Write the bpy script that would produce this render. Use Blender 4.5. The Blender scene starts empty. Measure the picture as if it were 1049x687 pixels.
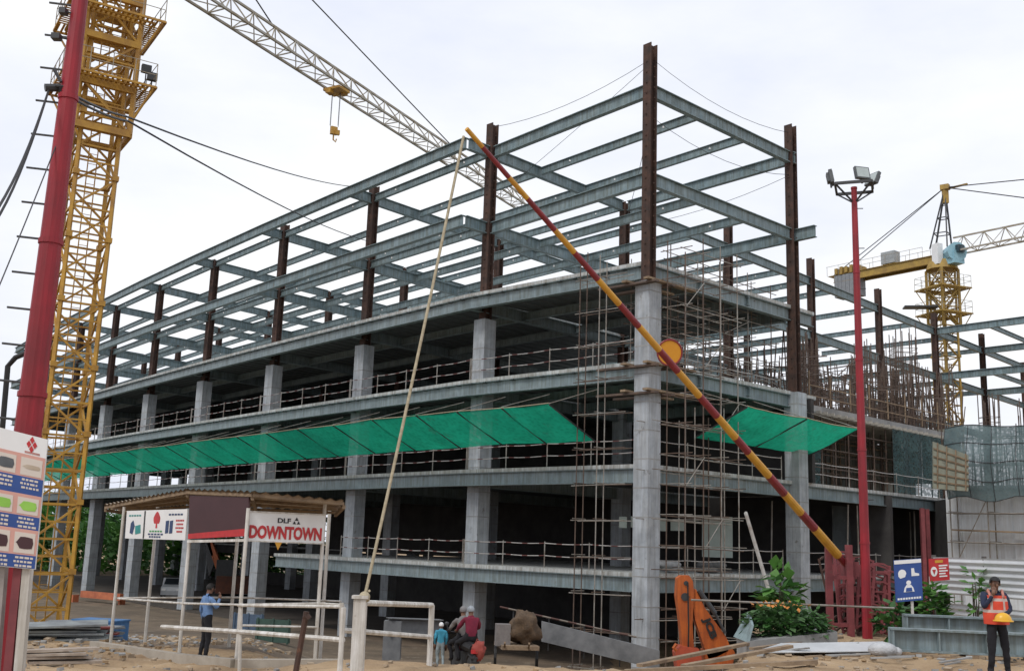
import bpy, bmesh, math, random
from mathutils import Vector as V, Matrix as M, noise as NZ
rnd = random.Random(7)
sc = bpy.context.scene
COL = sc.collection
R = math.radians
# ---------------------------------------------------------------- camera, sky, sun, exposure
EYE = 5.5
FPX, CX, CY, PITCH, ROLL = 1088.98, 524.5, 343.5, 0.19411, 0.03364
cp, sp, cr, sr = math.cos(PITCH), math.sin(PITCH), math.cos(ROLL), math.sin(ROLL)
FWD = V((0, cp, sp)); UP0 = V((0, -sp, cp)); RT0 = V((1, 0, 0))
RT = RT0*cr + UP0*sr
UPV = RT0*(-sr) + UP0*cr
CAMP = V((0, 0, EYE))
cam = bpy.data.objects.new('camera', bpy.data.cameras.new('camera'))
COL.objects.link(cam)
cam.matrix_world = M(((RT.x, UPV.x, -FWD.x, 0), (RT.y, UPV.y, -FWD.y, 0), (RT.z, UPV.z, -FWD.z, EYE), (0, 0, 0, 1)))
cam.data.sensor_fit = 'HORIZONTAL'; cam.data.sensor_width = 36.0
cam.data.lens = 36.0*FPX/1049.0
cam.data.clip_end = 3000
sc.camera = cam
SUN_EL, SUN_AZ = R(52), R(215)          # azimuth from +Y clockwise: behind the camera, to its left
w = bpy.data.worlds.new('World'); sc.world = w; w.use_nodes = True
nt = w.node_tree; nt.nodes.clear()
wo = nt.nodes.new('ShaderNodeOutputWorld'); bg = nt.nodes.new('ShaderNodeBackground')
sky = nt.nodes.new('ShaderNodeTexSky'); sky.sky_type = 'NISHITA'; sky.sun_disc = False
sky.sun_elevation = SUN_EL; sky.sun_rotation = SUN_AZ; sky.air_density = 1.6; sky.dust_density = 4.0
tc = nt.nodes.new('ShaderNodeTexCoord')
mp = nt.nodes.new('ShaderNodeMapping'); mp.inputs['Scale'].default_value = (1.0, 1.0, 2.6)
nz = nt.nodes.new('ShaderNodeTexNoise'); nz.inputs['Scale'].default_value = 1.7; nz.inputs['Detail'].default_value = 7; nz.inputs['Roughness'].default_value = .55
cr_ = nt.nodes.new('ShaderNodeValToRGB')
cr_.color_ramp.elements[0].position = .40; cr_.color_ramp.elements[0].color = (7.3, 7.7, 8.9, 1)
cr_.color_ramp.elements[1].position = .66; cr_.color_ramp.elements[1].color = (9.5, 9.6, 9.8, 1)
mx = nt.nodes.new('ShaderNodeMix'); mx.data_type = 'RGBA'; mx.inputs[0].default_value = .94
nt.links.new(tc.outputs['Generated'], mp.inputs['Vector']); nt.links.new(mp.outputs['Vector'], nz.inputs['Vector'])
nt.links.new(nz.outputs['Fac'], cr_.inputs['Fac'])
nt.links.new(sky.outputs['Color'], mx.inputs[6]); nt.links.new(cr_.outputs['Color'], mx.inputs[7])
nt.links.new(mx.outputs[2], bg.inputs['Color']); bg.inputs['Strength'].default_value = .1
nt.links.new(bg.outputs['Background'], wo.inputs['Surface'])
sl = bpy.data.lights.new('sun', 'SUN'); sl.energy = 1.3; sl.angle = R(14); sl.color = (1, .965, .92)
so = bpy.data.objects.new('sun', sl); COL.objects.link(so)
sdir = V((math.sin(SUN_AZ)*math.cos(SUN_EL), math.cos(SUN_AZ)*math.cos(SUN_EL), math.sin(SUN_EL)))
so.rotation_euler = sdir.to_track_quat('Z', 'Y').to_euler(); so.location = (0, -20, 60)
vs = sc.view_settings; vs.view_transform = 'Standard'; vs.look = 'None'; vs.gamma = 1; vs.use_curve_mapping = False
vs.exposure = 0.2

# ---------------------------------------------------------------- helpers
def at(px, py, y):
    """the point of the place at depth y that the camera sees at photo pixel (px, py)"""
    d = FWD*FPX + RT*(px-CX) + UPV*(CY-py)
    return CAMP + d*(y/d.y)
def lin(c): return c
MATS = {}
def mat(name, col, rough=.8, col2=None, scale=6.0, metal=0.0, bump=0.0, bscale=None, detail=6, spots=None, spec=None, trans=None, streak=0.0):
    """procedural material: two-tone noise, optional blotches and bump"""
    if name in MATS: return MATS[name]
    m = bpy.data.materials.new(name); m.use_nodes = True; MATS[name] = m
    t = m.node_tree; b = t.nodes['Principled BSDF']
    b.inputs['Roughness'].default_value = rough; b.inputs['Metallic'].default_value = metal
    if spec is not None: b.inputs['Specular IOR Level'].default_value = spec
    c2 = col2 or tuple(x*.72 for x in col)
    g = t.nodes.new('ShaderNodeNewGeometry')
    n = t.nodes.new('ShaderNodeTexNoise'); n.inputs['Scale'].default_value = scale; n.inputs['Detail'].default_value = detail; n.inputs['Roughness'].default_value = .62
    t.links.new(g.outputs['Position'], n.inputs['Vector'])
    r = t.nodes.new('ShaderNodeValToRGB'); r.color_ramp.elements[0].position = .35; r.color_ramp.elements[1].position = .66
    r.color_ramp.elements[0].color = (*c2, 1); r.color_ramp.elements[1].color = (*col, 1)
    t.links.new(n.outputs['Fac'], r.inputs['Fac'])
    out = r.outputs['Color']
    if spots:
        sc_, th, sco = spots
        n2 = t.nodes.new('ShaderNodeTexNoise'); n2.inputs['Scale'].default_value = sc_; n2.inputs['Detail'].default_value = 9; n2.inputs['Roughness'].default_value = .7
        t.links.new(g.outputs['Position'], n2.inputs['Vector'])
        r2 = t.nodes.new('ShaderNodeValToRGB'); r2.color_ramp.elements[0].position = th; r2.color_ramp.elements[1].position = min(1, th+.08)
        t.links.new(n2.outputs['Fac'], r2.inputs['Fac'])
        mm = t.nodes.new('ShaderNodeMix'); mm.data_type = 'RGBA'
        t.links.new(r2.outputs['Color'], mm.inputs[0]); t.links.new(out, mm.inputs[6]); mm.inputs[7].default_value = (*sco, 1)
        out = mm.outputs[2]
    if streak:      # rain and rust runs down the faces
        mpn = t.nodes.new('ShaderNodeMapping'); mpn.inputs['Scale'].default_value = (4.5, 4.5, .30)
        n3 = t.nodes.new('ShaderNodeTexNoise'); n3.inputs['Scale'].default_value = 1.6; n3.inputs['Detail'].default_value = 8; n3.inputs['Roughness'].default_value = .7
        t.links.new(g.outputs['Position'], mpn.inputs['Vector']); t.links.new(mpn.outputs['Vector'], n3.inputs['Vector'])
        r3 = t.nodes.new('ShaderNodeValToRGB'); r3.color_ramp.elements[0].position = .40; r3.color_ramp.elements[1].position = .62
        r3.color_ramp.elements[0].color = (1-streak, 1-streak*1.1, 1-streak*1.25, 1); r3.color_ramp.elements[1].color = (1, 1, 1, 1)
        t.links.new(n3.outputs['Fac'], r3.inputs['Fac'])
        m3 = t.nodes.new('ShaderNodeMix'); m3.data_type = 'RGBA'; m3.blend_type = 'MULTIPLY'; m3.inputs[0].default_value = 1
        t.links.new(out, m3.inputs[6]); t.links.new(r3.outputs['Color'], m3.inputs[7]); out = m3.outputs[2]
    t.links.new(out, b.inputs['Base Color'])
    if bump:
        bn = t.nodes.new('ShaderNodeTexNoise'); bn.inputs['Scale'].default_value = bscale or scale*4; bn.inputs['Detail'].default_value = 8
        t.links.new(g.outputs['Position'], bn.inputs['Vector'])
        bp = t.nodes.new('ShaderNodeBump'); bp.inputs['Strength'].default_value = bump; bp.inputs['Distance'].default_value = .05
        t.links.new(bn.outputs['Fac'], bp.inputs['Height']); t.links.new(bp.outputs['Normal'], b.inputs['Normal'])
    if trans:
        o = t.nodes['Material Output']
        tl = t.nodes.new('ShaderNodeBsdfTranslucent'); t.links.new(out, tl.inputs['Color'])
        tp = t.nodes.new('ShaderNodeBsdfTransparent')
        m1 = t.nodes.new('ShaderNodeMixShader'); m1.inputs[0].default_value = trans[0]
        t.links.new(b.outputs['BSDF'], m1.inputs[1]); t.links.new(tl.outputs['BSDF'], m1.inputs[2])
        m2 = t.nodes.new('ShaderNodeMixShader'); m2.inputs[0].default_value = trans[1]
        t.links.new(m1.outputs['Shader'], m2.inputs[1]); t.links.new(tp.outputs['BSDF'], m2.inputs[2])
        if len(trans) > 2:      # woven mesh: small holes at a fixed pitch
            wv = t.nodes.new('ShaderNodeTexVoronoi'); wv.inputs['Scale'].default_value = trans[2]
            t.links.new(g.outputs['Position'], wv.inputs['Vector'])
            rr = t.nodes.new('ShaderNodeValToRGB'); rr.color_ramp.elements[0].position = .2; rr.color_ramp.elements[0].color = (trans[1]*1.8,)*3+(1,)
            rr.color_ramp.elements[1].position = .6; rr.color_ramp.elements[1].color = (trans[1]*.5,)*3+(1,)
            t.links.new(wv.outputs['Distance'], rr.inputs['Fac']); t.links.new(rr.outputs['Color'], m2.inputs[0])
        t.links.new(m2.outputs['Shader'], o.inputs['Surface'])
    return m

def origin(o):
    p = V((0, 0, 0))
    while o is not None: p += o.location; o = o.parent
    return p
def frame(a, b, up=V((0, 0, 1))):
    z = (b-a).normalized()
    if abs(z.dot(up)) > .995: up = V((0, 1, 0)) if abs(z.y) < .9 else V((1, 0, 0))
    x = z.cross(up).normalized(); y = x.cross(z).normalized()      # y is the 'up' side of the section
    return x, y, z
class MB:
    def __init__(s): s.v = []; s.f = []; s.m = []
    def poly(s, pts, m=0):
        i = len(s.v); s.v += [V(p) for p in pts]; s.f.append(tuple(range(i, i+len(pts)))); s.m.append(m); return s
    def sweep(s, prof, a, b, m=0, up=V((0, 0, 1)), cap=True):
        a, b = V(a), V(b)
        if (b-a).length < 1e-5: return s
        x, y, z = frame(a, b, up); n = len(prof); i = len(s.v)
        for p in (a, b): s.v += [p + x*u + y*w_ for u, w_ in prof]
        for k in range(n):
            j = (k+1) % n
            s.f.append((i+k, i+j, i+n+j, i+n+k)); s.m.append(m)
        if cap:
            s.f.append(tuple(i+k for k in range(n-1, -1, -1))); s.m.append(m)
            s.f.append(tuple(i+n+k for k in range(n))); s.m.append(m)
        return s
    def bar(s, a, b, w_, h=None, m=0, up=V((0, 0, 1))):
        h = h or w_
        return s.sweep([(-w_/2, -h/2), (w_/2, -h/2), (w_/2, h/2), (-w_/2, h/2)], a, b, m, up)
    def ibeam(s, a, b, h, w_, tf=.03, tw=.02, m=0, up=V((0, 0, 1))):
        """I section hung below the line a-b: the line runs along the middle of its top flange"""
        p = [(-w_/2, 0), (-w_/2, -tf), (-tw/2, -tf), (-tw/2, -h+tf), (-w_/2, -h+tf), (-w_/2, -h), (w_/2, -h), (w_/2, -h+tf), (tw/2, -h+tf), (tw/2, -tf), (w_/2, -tf), (w_/2, 0)]
        return s.sweep(p, a, b, m, up)
    def box(s, c, size, rz=0, m=0, mt=None):
        c = V(c); q = mt or M.Rotation(rz, 3, 'Z'); i = len(s.v)
        hx, hy, hz = (k/2 for k in size)
        for dz in (-hz, hz):
            for dx, dy in ((-hx, -hy), (hx, -hy), (hx, hy), (-hx, hy)): s.v.append(c + q @ V((dx, dy, dz)))
        for f in ((3, 2, 1, 0), (4, 5, 6, 7), (0, 1, 5, 4), (1, 2, 6, 5), (2, 3, 7, 6), (3, 0, 4, 7)):
            s.f.append(tuple(i+k for k in f)); s.m.append(m)
        return s
    def tube(s, pts, r, n=6, m=0, cap=True):
        pts = [V(p) for p in pts]; rs = r if isinstance(r, (list, tuple)) else [r]*len(pts)
        i = len(s.v); up = V((0, 0, 1)); px = None
        for k, p in enumerate(pts):
            d = (pts[min(k+1, len(pts)-1)]-pts[max(k-1, 0)]).normalized()
            if px is None:
                px = d.cross(up if abs(d.z) < .95 else V((0, 1, 0))).normalized()
            else:
                px = (px - d*px.dot(d)).normalized()
            py = d.cross(px)
            s.v += [p + (px*math.cos(2*math.pi*q/n) + py*math.sin(2*math.pi*q/n))*rs[k] for q in range(n)]
        for k in range(len(pts)-1):
            for q in range(n):
                q2 = (q+1) % n
                s.f.append((i+k*n+q, i+k*n+q2, i+(k+1)*n+q2, i+(k+1)*n+q)); s.m.append(m)
        if cap:
            s.f.append(tuple(i+q for q in range(n-1, -1, -1))); s.m.append(m)
            e = i+(len(pts)-1)*n
            s.f.append(tuple(e+q for q in range(n))); s.m.append(m)
        return s
    def rod(s, a, b, r, n=5, m=0): return s.tube([a, b], r, n, m)
    def prism(s, pts, d, m=0):
        """flat outline pts thickened by the vector d"""
        d = V(d); pts = [V(p) for p in pts]; n = len(pts); i = len(s.v)
        s.v += pts + [p+d for p in pts]
        s.f.append(tuple(i+k for k in range(n))); s.m.append(m)
        s.f.append(tuple(i+n+k for k in range(n-1, -1, -1))); s.m.append(m)
        for k in range(n):
            j = (k+1) % n
            s.f.append((i+j, i+k, i+n+k, i+n+j)); s.m.append(m)
        return s
    def grid(s, fn, nu, nv, m=0):
        i = len(s.v)
        for a in range(nu+1):
            for b in range(nv+1): s.v.append(V(fn(a/nu, b/nv)))
        for a in range(nu):
            for b in range(nv):
                k = i+a*(nv+1)+b
                s.f.append((k, k+nv+1, k+nv+2, k+1)); s.m.append(m)
        return s
    def ball(s, c, r, m=0, nu=10, nv=8, sq=(1, 1, 1)):
        c = V(c)
        return s.grid(lambda a, b: c + V((r*sq[0]*math.sin(math.pi*b)*math.cos(2*math.pi*a), r*sq[1]*math.sin(math.pi*b)*math.sin(2*math.pi*a), -r*sq[2]*math.cos(math.pi*b))), nu, nv, m)
    def build(s, name, mats, parent=None, smooth=False, base=None, label=None):
        if not isinstance(mats, (list, tuple)): mats = [mats]
        if parent is not None: o0 = origin(parent)
        else: o0 = V(base) if base is not None else V((0, 0, 0))
        me = bpy.data.meshes.new(name)
        me.from_pydata([tuple(p-o0) for p in s.v], [], s.f)
        for m in mats: me.materials.append(m)
        me.polygons.foreach_set('material_index', s.m)
        if smooth: me.polygons.foreach_set('use_smooth', [True]*len(s.f))
        bm = bmesh.new(); bm.from_mesh(me)
        bmesh.ops.recalc_face_normals(bm, faces=bm.faces); bm.to_mesh(me); bm.free()
        me.update()
        o = bpy.data.objects.new(name, me); COL.objects.link(o)
        if parent is not None: o.parent = parent
        elif base is not None: o.location = o0
        if label: o['label'] = label
        return o
def thing(name, loc, label, cat, group=None):
    o = bpy.data.objects.new(name, None); COL.objects.link(o); o.location = loc; o.empty_display_size = .3
    return tag(o, label, cat, group)
def tag(o, label, cat, group=None, kind=None):
    o['label'] = label; o['category'] = cat
    if group: o['group'] = group
    if kind: o['kind'] = kind
    return o
def text_mesh(body, origin_, xdir, ydir, height, width, depth=.01, bold=0.0):
    """extruded lettering as MB: fitted into width x height on the plane xdir, ydir"""
    cu = bpy.data.curves.new('lettering', 'FONT'); cu.body = body; cu.extrude = .02; cu.offset = bold; cu.resolution_u = 3
    ob = bpy.data.objects.new('lettering', cu); COL.objects.link(ob)
    dg = bpy.context.evaluated_depsgraph_get(); dg.update()
    me = bpy.data.meshes.new_from_object(ob.evaluated_get(dg))
    bpy.data.objects.remove(ob); bpy.data.curves.remove(cu)
    xs = [v.co.x for v in me.vertices]; ys = [v.co.y for v in me.vertices]
    x0, x1, y0, y1 = min(xs), max(xs), min(ys), max(ys)
    mb = MB(); n = xdir.cross(ydir).normalized()
    for v in me.vertices:
        mb.v.append(origin_ + xdir*((v.co.x-x0)/(x1-x0)*width) + ydir*((v.co.y-y0)/(y1-y0)*height) + n*(v.co.z/.04+.5)*depth)
    for p in me.polygons: mb.f.append(tuple(p.vertices)); mb.m.append(0)
    bpy.data.meshes.remove(me)
    return mb
def sm(a, b, x):
    t = max(0, min(1, (x-a)/(b-a))); return t*t*(3-2*t)
def pw(x, pts):
    if x <= pts[0][0]: return pts[0][1]
    for (a, b), (c, d) in zip(pts, pts[1:]):
        if x <= c: return b+(d-b)*sm(0, 1, (x-a)/(c-a)) if False else b+(d-b)*(x-a)/(c-a)
    return pts[-1][1]

# ---------------------------------------------------------------- materials
primer = mat('grey_primer_steel', (.25, .315, .335), .55, (.17, .225, .245), 1.3, spots=(3.2, .64, (.17, .125, .095)), streak=.36)
primer2 = mat('grey_primer_steel_upper', (.245, .325, .35), .55, (.15, .22, .245), 1.6, spots=(2.6, .64, (.15, .13, .115)), streak=.4)
rusty = mat('rusted_steel', (.090, .045, .031), .85, (.043, .027, .022), 2.2, bump=.3, spots=(3.5, .62, (.17, .075, .037)), streak=.3)
conc = mat('column_concrete', (.45, .485, .52), .9, (.31, .34, .37), 1.2, bump=.15, spots=(1.9, .61, (.22, .22, .22)), streak=.24)
concd = mat('raw_concrete', (.34, .34, .33), .9, (.21, .21, .205), .9, bump=.2, spots=(.7, .62, (.15, .14, .13)))
slabm = mat('slab_edge_concrete', (.56, .59, .59), .9, (.38, .40, .40), 1.5, streak=.4)
shadem = mat('interior_shade_black', (.055, .052, .05), .95, (.03, .028, .028), .8)  # near-black stands in for the shade deep inside the building
floor_shade = mat('earth_painted_shade', (.075, .06, .048), .95, (.045, .037, .03), .5, bump=.4)  # earth colour darkened, indoor shade put into it
deckm = mat('metal_decking', (.11, .12, .12), .5, (.10, .11, .11), 1.0, metal=.3)
dirt = mat('dry_earth', (.42, .30, .175), .95, (.22, .145, .08), .45, bump=1.0, bscale=9, detail=12, spots=(.9, .60, (.47, .38, .28)))
yel = mat('crane_yellow_paint', (.50, .275, .03), .55, (.31, .155, .025), 1.4, spots=(4, .64, (.15, .075, .03)))
yel2 = mat('far_crane_yellow_paint', (.40, .26, .05), .6, (.26, .16, .04), 1.4, spots=(3, .62, (.16, .10, .05)))
jibm = mat('weathered_jib_paint', (.40, .38, .33), .6, (.27, .22, .14), 1.0)
redp = mat('red_mast_paint', (.34, .010, .022), .55, (.23, .010, .02), 1.2, spots=(3, .66, (.20, .04, .035)), streak=.3)
redf = mat('faded_red_steel', (.24, .055, .06), .7, (.15, .035, .04), 3.0, spots=(6, .62, (.12, .07, .055)))
black = mat('black_rubber', (.012, .012, .013), .6)
dark = mat('dark_steel', (.04, .042, .045), .5)
white = mat('white_paint', (.74, .73, .70), .5, (.56, .54, .50), 3.0, spots=(7, .64, (.34, .27, .20)), streak=.35)
whites = mat('white_sign_face', (.76, .76, .75), .4, (.70, .70, .69), 2)
redw = mat('rail_red_paint', (.16, .05, .045), .6)
railp = mat('rail_pale_paint', (.52, .50, .48), .6, (.36, .33, .31), 5)
scaf = mat('scaffold_tube_steel', (.34, .33, .30), .5, (.19, .155, .125), 2.0, metal=.3)
scafr = mat('rusty_scaffold_tube', (.13, .085, .06), .7, (.07, .05, .04), 2.5)
green = mat('green_safety_netting', (.018, .50, .30), .75, (.012, .37, .22), .8, trans=(.62, .13, 5.0), spots=(1.1, .60, (.04, .30, .19)))
gnet = mat('grey_debris_netting', (.17, .24, .25), .8, (.09, .14, .15), .8, trans=(.3, .14, 7.0))
gcloth = mat('green_sheet_netting', (.07, .13, .13), .8, (.03, .07, .075), .8, trans=(.2, .30, 5.0))
maroon = mat('maroon_board', (.055, .018, .022), .5, (.045, .014, .018), 2)
redsign = mat('sign_red', (.52, .025, .03), .45)
blues = mat('sign_blue', (.025, .075, .27), .4, (.02, .06, .23), 3)
corr = mat('corrugated_white_sheet', (.62, .64, .65), .4, (.50, .52, .53), 1.3, metal=.2, spots=(2.5, .68, (.33, .29, .25)))
rust_sheet = mat('weathered_roof_sheet', (.52, .44, .35), .7, (.34, .26, .18), 2.0)
wood = mat('weathered_plank', (.30, .22, .14), .9, (.17, .12, .08), 3.5, bump=.2)
orange = mat('digger_orange', (.56, .13, .014), .6, (.40, .085, .014), 2.5, spots=(5, .60, (.17, .06, .03)), streak=.35)
byel = mat('boom_yellow', (.62, .33, .03), .5, (.50, .24, .03), 4)
bred = mat('boom_red', (.25, .022, .03), .5, (.17, .018, .025), 4)
ropem = mat('jute_rope', (.46, .40, .28), .95, (.32, .27, .18), 12)
leafm = [mat('leaf_green', (.06, .17, .035), .6, (.035, .11, .025), 1.5, trans=(.25, 0.0)), mat('leaf_bright', (.11, .26, .05), .6, (.07, .19, .035), 1.5, trans=(.25, 0.0)), mat('leaf_dark', (.03, .085, .02), .6, (.02, .06, .015), 1.5, trans=(.2, 0.0))]
bark = mat('bark', (.10, .075, .055), .95)
skin = mat('brown_skin', (.20, .105, .068), .6, (.16, .085, .055), 8)
hair = mat('black_hair', (.008, .007, .007), .7)

# ---------------------------------------------------------------- ground
def px_of(x, y): return CX + FPX*x/max(y, 1e-3)*1.0
def ground(x, y):
    left = pw(y, [(0, 3.75), (12, 3.45), (19, 3.0), (24, 2.68), (30, 2.5), (38, 1.85), (48, 1.1), (62, .25), (80, .1), (3000, 0)])
    mid = pw(y, [(0, 3.8), (12, 3.55), (18, 3.25), (21.5, 3.2), (24, 2.8), (30, 1.8), (36, .7), (40, .3), (80, .1), (3000, 0)])
    right = pw(y, [(0, 3.8), (14, 3.6), (20, 3.48), (32, 3.38), (35, 3.2), (41, .35), (80, .1), (3000, 0)])
    rf = pw(y, [(0, 3.8), (14, 3.6), (20, 3.48), (40, 3.38), (47, 3.1), (54, .5), (80, .1), (3000, 0)])
    yy = max(y, 4)
    z = left + (mid-left)*sm(-.24*yy, -.14*yy, x)
    z = z + (right-z)*sm(.195*yy, .235*yy, x)
    z = z + (rf-z)*sm(.40*yy, .46*yy, x)
    if y < 60:
        k = 1 if y < 40 else (60-y)/20
        z += k*(.10*NZ.noise(V((x*.45, y*.45, 0)))+.06*NZ.noise(V((x*1.3, y*1.3, 5))))
    return z
mb = MB()
xs = [-900, -400, -200, -120, -80, -60] + [-48+i*1.0 for i in range(0, 32)] + [-16+i*.2 for i in range(0, 160)] + [16+i*.8 for i in range(0, 46)] + [60, 80, 120, 200, 400, 900]
ys = [-60, -20, -5, 2, 6, 9] + [11+i*.18 for i in range(0, 105)] + [30+i*.33 for i in range(0, 34)] + [41+i*1.2 for i in range(0, 22)] + [70, 80, 100, 130, 180, 260, 400, 700, 1600]
nx = len(xs)
for y in ys:
    for x in xs: mb.v.append(V((x, y, ground(x, y)+(.05*NZ.noise(V((x*3.1, y*3.1, 9)))+.02*NZ.noise(V((x*8, y*8, 2)))+rnd.uniform(-.008, .008)-.05*max(0, 1-abs(((x*.35+y-22) % 5)-2.5)*3.2) if 9 < y < 45 else 0))))
for j in range(len(ys)-1):
    for i in range(nx-1):
        k = j*nx+i; mb.f.append((k, k+1, k+nx+1, k+nx)); q = mb.v[k]
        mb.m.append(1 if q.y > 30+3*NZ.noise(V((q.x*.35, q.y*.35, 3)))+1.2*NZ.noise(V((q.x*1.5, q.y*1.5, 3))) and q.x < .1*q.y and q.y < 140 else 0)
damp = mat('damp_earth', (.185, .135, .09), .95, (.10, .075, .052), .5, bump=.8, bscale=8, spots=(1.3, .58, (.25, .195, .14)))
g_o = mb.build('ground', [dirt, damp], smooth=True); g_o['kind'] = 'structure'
def on(px, py, y):
    p = at(px, py, y); return V((p.x, p.y, ground(p.x, p.y)))

# ---------------------------------------------------------------- main building
BU, BV, TU, TV = 11.182, 11.451, .82069, .82294
N = [V((5.841, 44.806))]
for i in range(10):
    a = TU + (-.1002-.01226*i if i > 0 else 0)
    N.append(N[-1] + V((-math.sin(a), math.cos(a)))*BU)
V0 = V((math.sin(TV), math.cos(TV)))
U0 = V((-math.sin(TU), math.cos(TU)))
C = [n + V0*1.288 for n in N]; C[0] = N[0].copy()
def vd(i):
    a = TV if i <= 0 else (TV-.055 if i == 1 else TV-.075-.012*i)
    return V((math.sin(a), math.cos(a)))
ZL = {0: .0, 1: EYE-.975, 2: EYE+3.525, 3: EYE+7.94, 4: EYE+12.36, 5: EYE+16.38, 6: EYE+20.55}
def nd(i, j):
    """column node: i along the left facade, j bays deep"""
    if i >= 0: return C[i] + vd(i)*(BV*j)
    return C[1] + vd(1)*(BV*j) - U0*(BU*(1-i))
def edge(i): return N[i]
def v3(p, z): return V((p.x, p.y, z))
bld = thing('steel_framed_building', v3(C[0], 0), 'large unfinished grey steel framed building with open floors, concrete columns and bare roof frame', 'building')
NB = 9
def slab(level, pts_bottom_poly, t=.2, nm='floor_slab'):
    pass
def ring(pts, z, t, m=0):
    return MB().prism([v3(p, z-t) for p in pts], (0, 0, t), m)
# floor slabs with the corrugated deck seen from below
def deck_ribs(mb_, a, b, c, d, z, step=.9, m=1):
    """ribs of the metal decking under the quad a b (front) c d (back)"""
    L = (b-a).length; n = max(2, int(L/step))
    for k in range(n):
        t = (k+.5)/n
        p, q = a.lerp(b, t), d.lerp(c, t)
        mb_.sweep([(-.16, 0), (-.09, -.07), (.09, -.07), (.16, 0)], v3(p, z), v3(q, z), m, cap=False)
def fl(level, quads, nm='floor_slab', t=.16):
    m_ = MB()
    for a, b, c, d in quads:
        m_.prism([v3(p, ZL[level]-t) for p in (a, b, c, d)], (0, 0, t), 0)
        m_.poly([v3(p, ZL[level]-t-.004) for p in (a+(d-a)*.004, b+(c-b)*.004, c, d)], 1)
        if level >= 3: deck_ribs(m_, a, b, c, d, ZL[level]-t-.006)
    return m_.build(nm, [slabm, deckm], bld)
def q0(vb, extra=0): return (N[1], N[0], N[0]+V0*(BV*vb), N[1]+V0*(BV*vb)+U0*0)
def qi(i, vb, va=0):
    if va == 0: return (N[i+1], N[i], nd(i, vb), nd(i+1, vb))
    return (nd(i+1, va), nd(i, va), nd(i, vb), nd(i+1, vb))
fl(4, [q0(1.17)] + [qi(1, 1.5)] + [qi(i, 3) for i in range(2, NB)])
fl(3, [q0(1.17)] + [qi(i, 3.5) for i in range(1, NB)])
fl(2, [q0(2.45)] + [qi(i, 4) for i in range(1, NB)])
L1END = N[2].lerp(N[3], .62); L1B = nd(2, 2).lerp(nd(3, 2), .62)
fl(1, [q0(2.45), qi(1, 4), (L1END, N[2], nd(2, 2), L1B)] + [qi(i, 4, 2.02) for i in range(3, NB)])
# perimeter edge beams, one per bay and level
def ebeam(a, b, z, h=.62, w_=.32, nm='edge_beam', m=primer, tri=True):
    mm = MB().ibeam(v3(a, z), v3(b, z), h, w_, .035, .03)
    return mm.build(nm, m, bld)
for lv in (1, 2, 3, 4):
    nb = NB if lv > 1 else 3
    for i in range(nb):
        a, b = N[i], N[i+1]
        if lv == 1 and i == 2: b = L1END
        ins = V0*.17
        ebeam(a+ins, b+ins, ZL[lv]-.165)
    ebeam(N[0]+U0*.17+V0*.3, N[0]+U0*.17+V0*(BV*(1.17 if lv > 2 else 2.45)-.02), ZL[lv]-.165)
# transverse beams under the slabs and the haunch brackets beneath the edge
for lv in (1, 2, 3, 4):
    for i in range(0 if lv else 0, NB+1):
        if lv == 1 and i > 2: continue
        dep = 1.1 if i == 0 else (2.0 if lv != 4 or i > 1 else 1.4)
        if i == 0: continue
        a = N[i]+V0*.36
        MB().ibeam(v3(a, ZL[lv]-.17), v3(nd(i, dep), ZL[lv]-.17), .6, .3).build('floor_girder', primer, bld)
    if lv >= 3:
        for i in range(0, NB):
            for k, t in enumerate((.33, .66)):
                p = N[i].lerp(N[i+1], 0)+(nd(i, 1)-N[i])*t; q = N[i+1]+(nd(i+1, 1)-N[i+1])*t
                MB().ibeam(v3(p, ZL[lv]-.24), v3(q, ZL[lv]-.24), .42, .22).build('floor_joist', primer, bld)
    if lv >= 3:
        MB().ibeam(v3(N[0]+V0*BV+U0*.5, ZL[lv]-.17), v3(nd(1, 1), ZL[lv]-.17), .6, .3).build('floor_girder', primer, bld)
# columns: concrete cased below, rusty steel above
def conc_col(i, j, z0, z1, w_=.8):
    p = nd(i, j); d = vd(max(i, 0)); rz = math.atan2(d.y, d.x)
    m_ = MB().box((p.x, p.y, (z0+z1)/2), (w_, w_, z1-z0), rz)
    z = z0+1.1
    while z < z1-.4:                                            # casting joints
        m_.box((p.x, p.y, z), (w_+.012, w_+.012, .05), rz, 1); z += 1.2
    m_.build('concrete_column', [conc, concd], bld)
def steel_col(i, j, z0, z1, par=None, w_=.46):
    p = nd(i, j); d = vd(max(i, 0)); up = v3(d, 0)
    m_ = MB(); h = w_
    m_.sweep([(-w_/2, h/2), (-w_/2, h/2-.045), (-.03, h/2-.045), (-.03, -h/2+.045), (-w_/2, -h/2+.045), (-w_/2, -h/2), (w_/2, -h/2), (w_/2, -h/2+.045), (.03, -h/2+.045), (.03, h/2-.045), (w_/2, h/2-.045), (w_/2, h/2)], v3(p, z0), v3(p, z1), 0, up)
    z = z0+.8                                                   # rows of shear studs and splice plates
    while z < z1-.5:
        for s_ in (-1, 1):
            m_.box(v3(p, z)+up*(s_*(h/2+.03)), (.05, .05, .05)); m_.box(v3(p, z+.25)+up.cross(V((0, 0, 1)))*(s_*(w_/2+.03)), (.05, .05, .05))
        z += .5
    m_.build('steel_column', rusty, par or bld)
tops = {0: 1.9, 1: 1.3, 2: .55, 3: .5, 4: .1, 5: .05}
for i in range(NB+1):
    zt = ZL[4]-1.0 if i == 0 else ZL[4]-1.15
    conc_col(i, 0, -.3, zt)
    steel_col(i, 0, zt-.1, ZL[6]+tops.get(i, .0))
conc_col(0, 1, -.3, ZL[3]-.05); steel_col(0, 1, ZL[3]-.1, ZL[6]+1.5)
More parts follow.
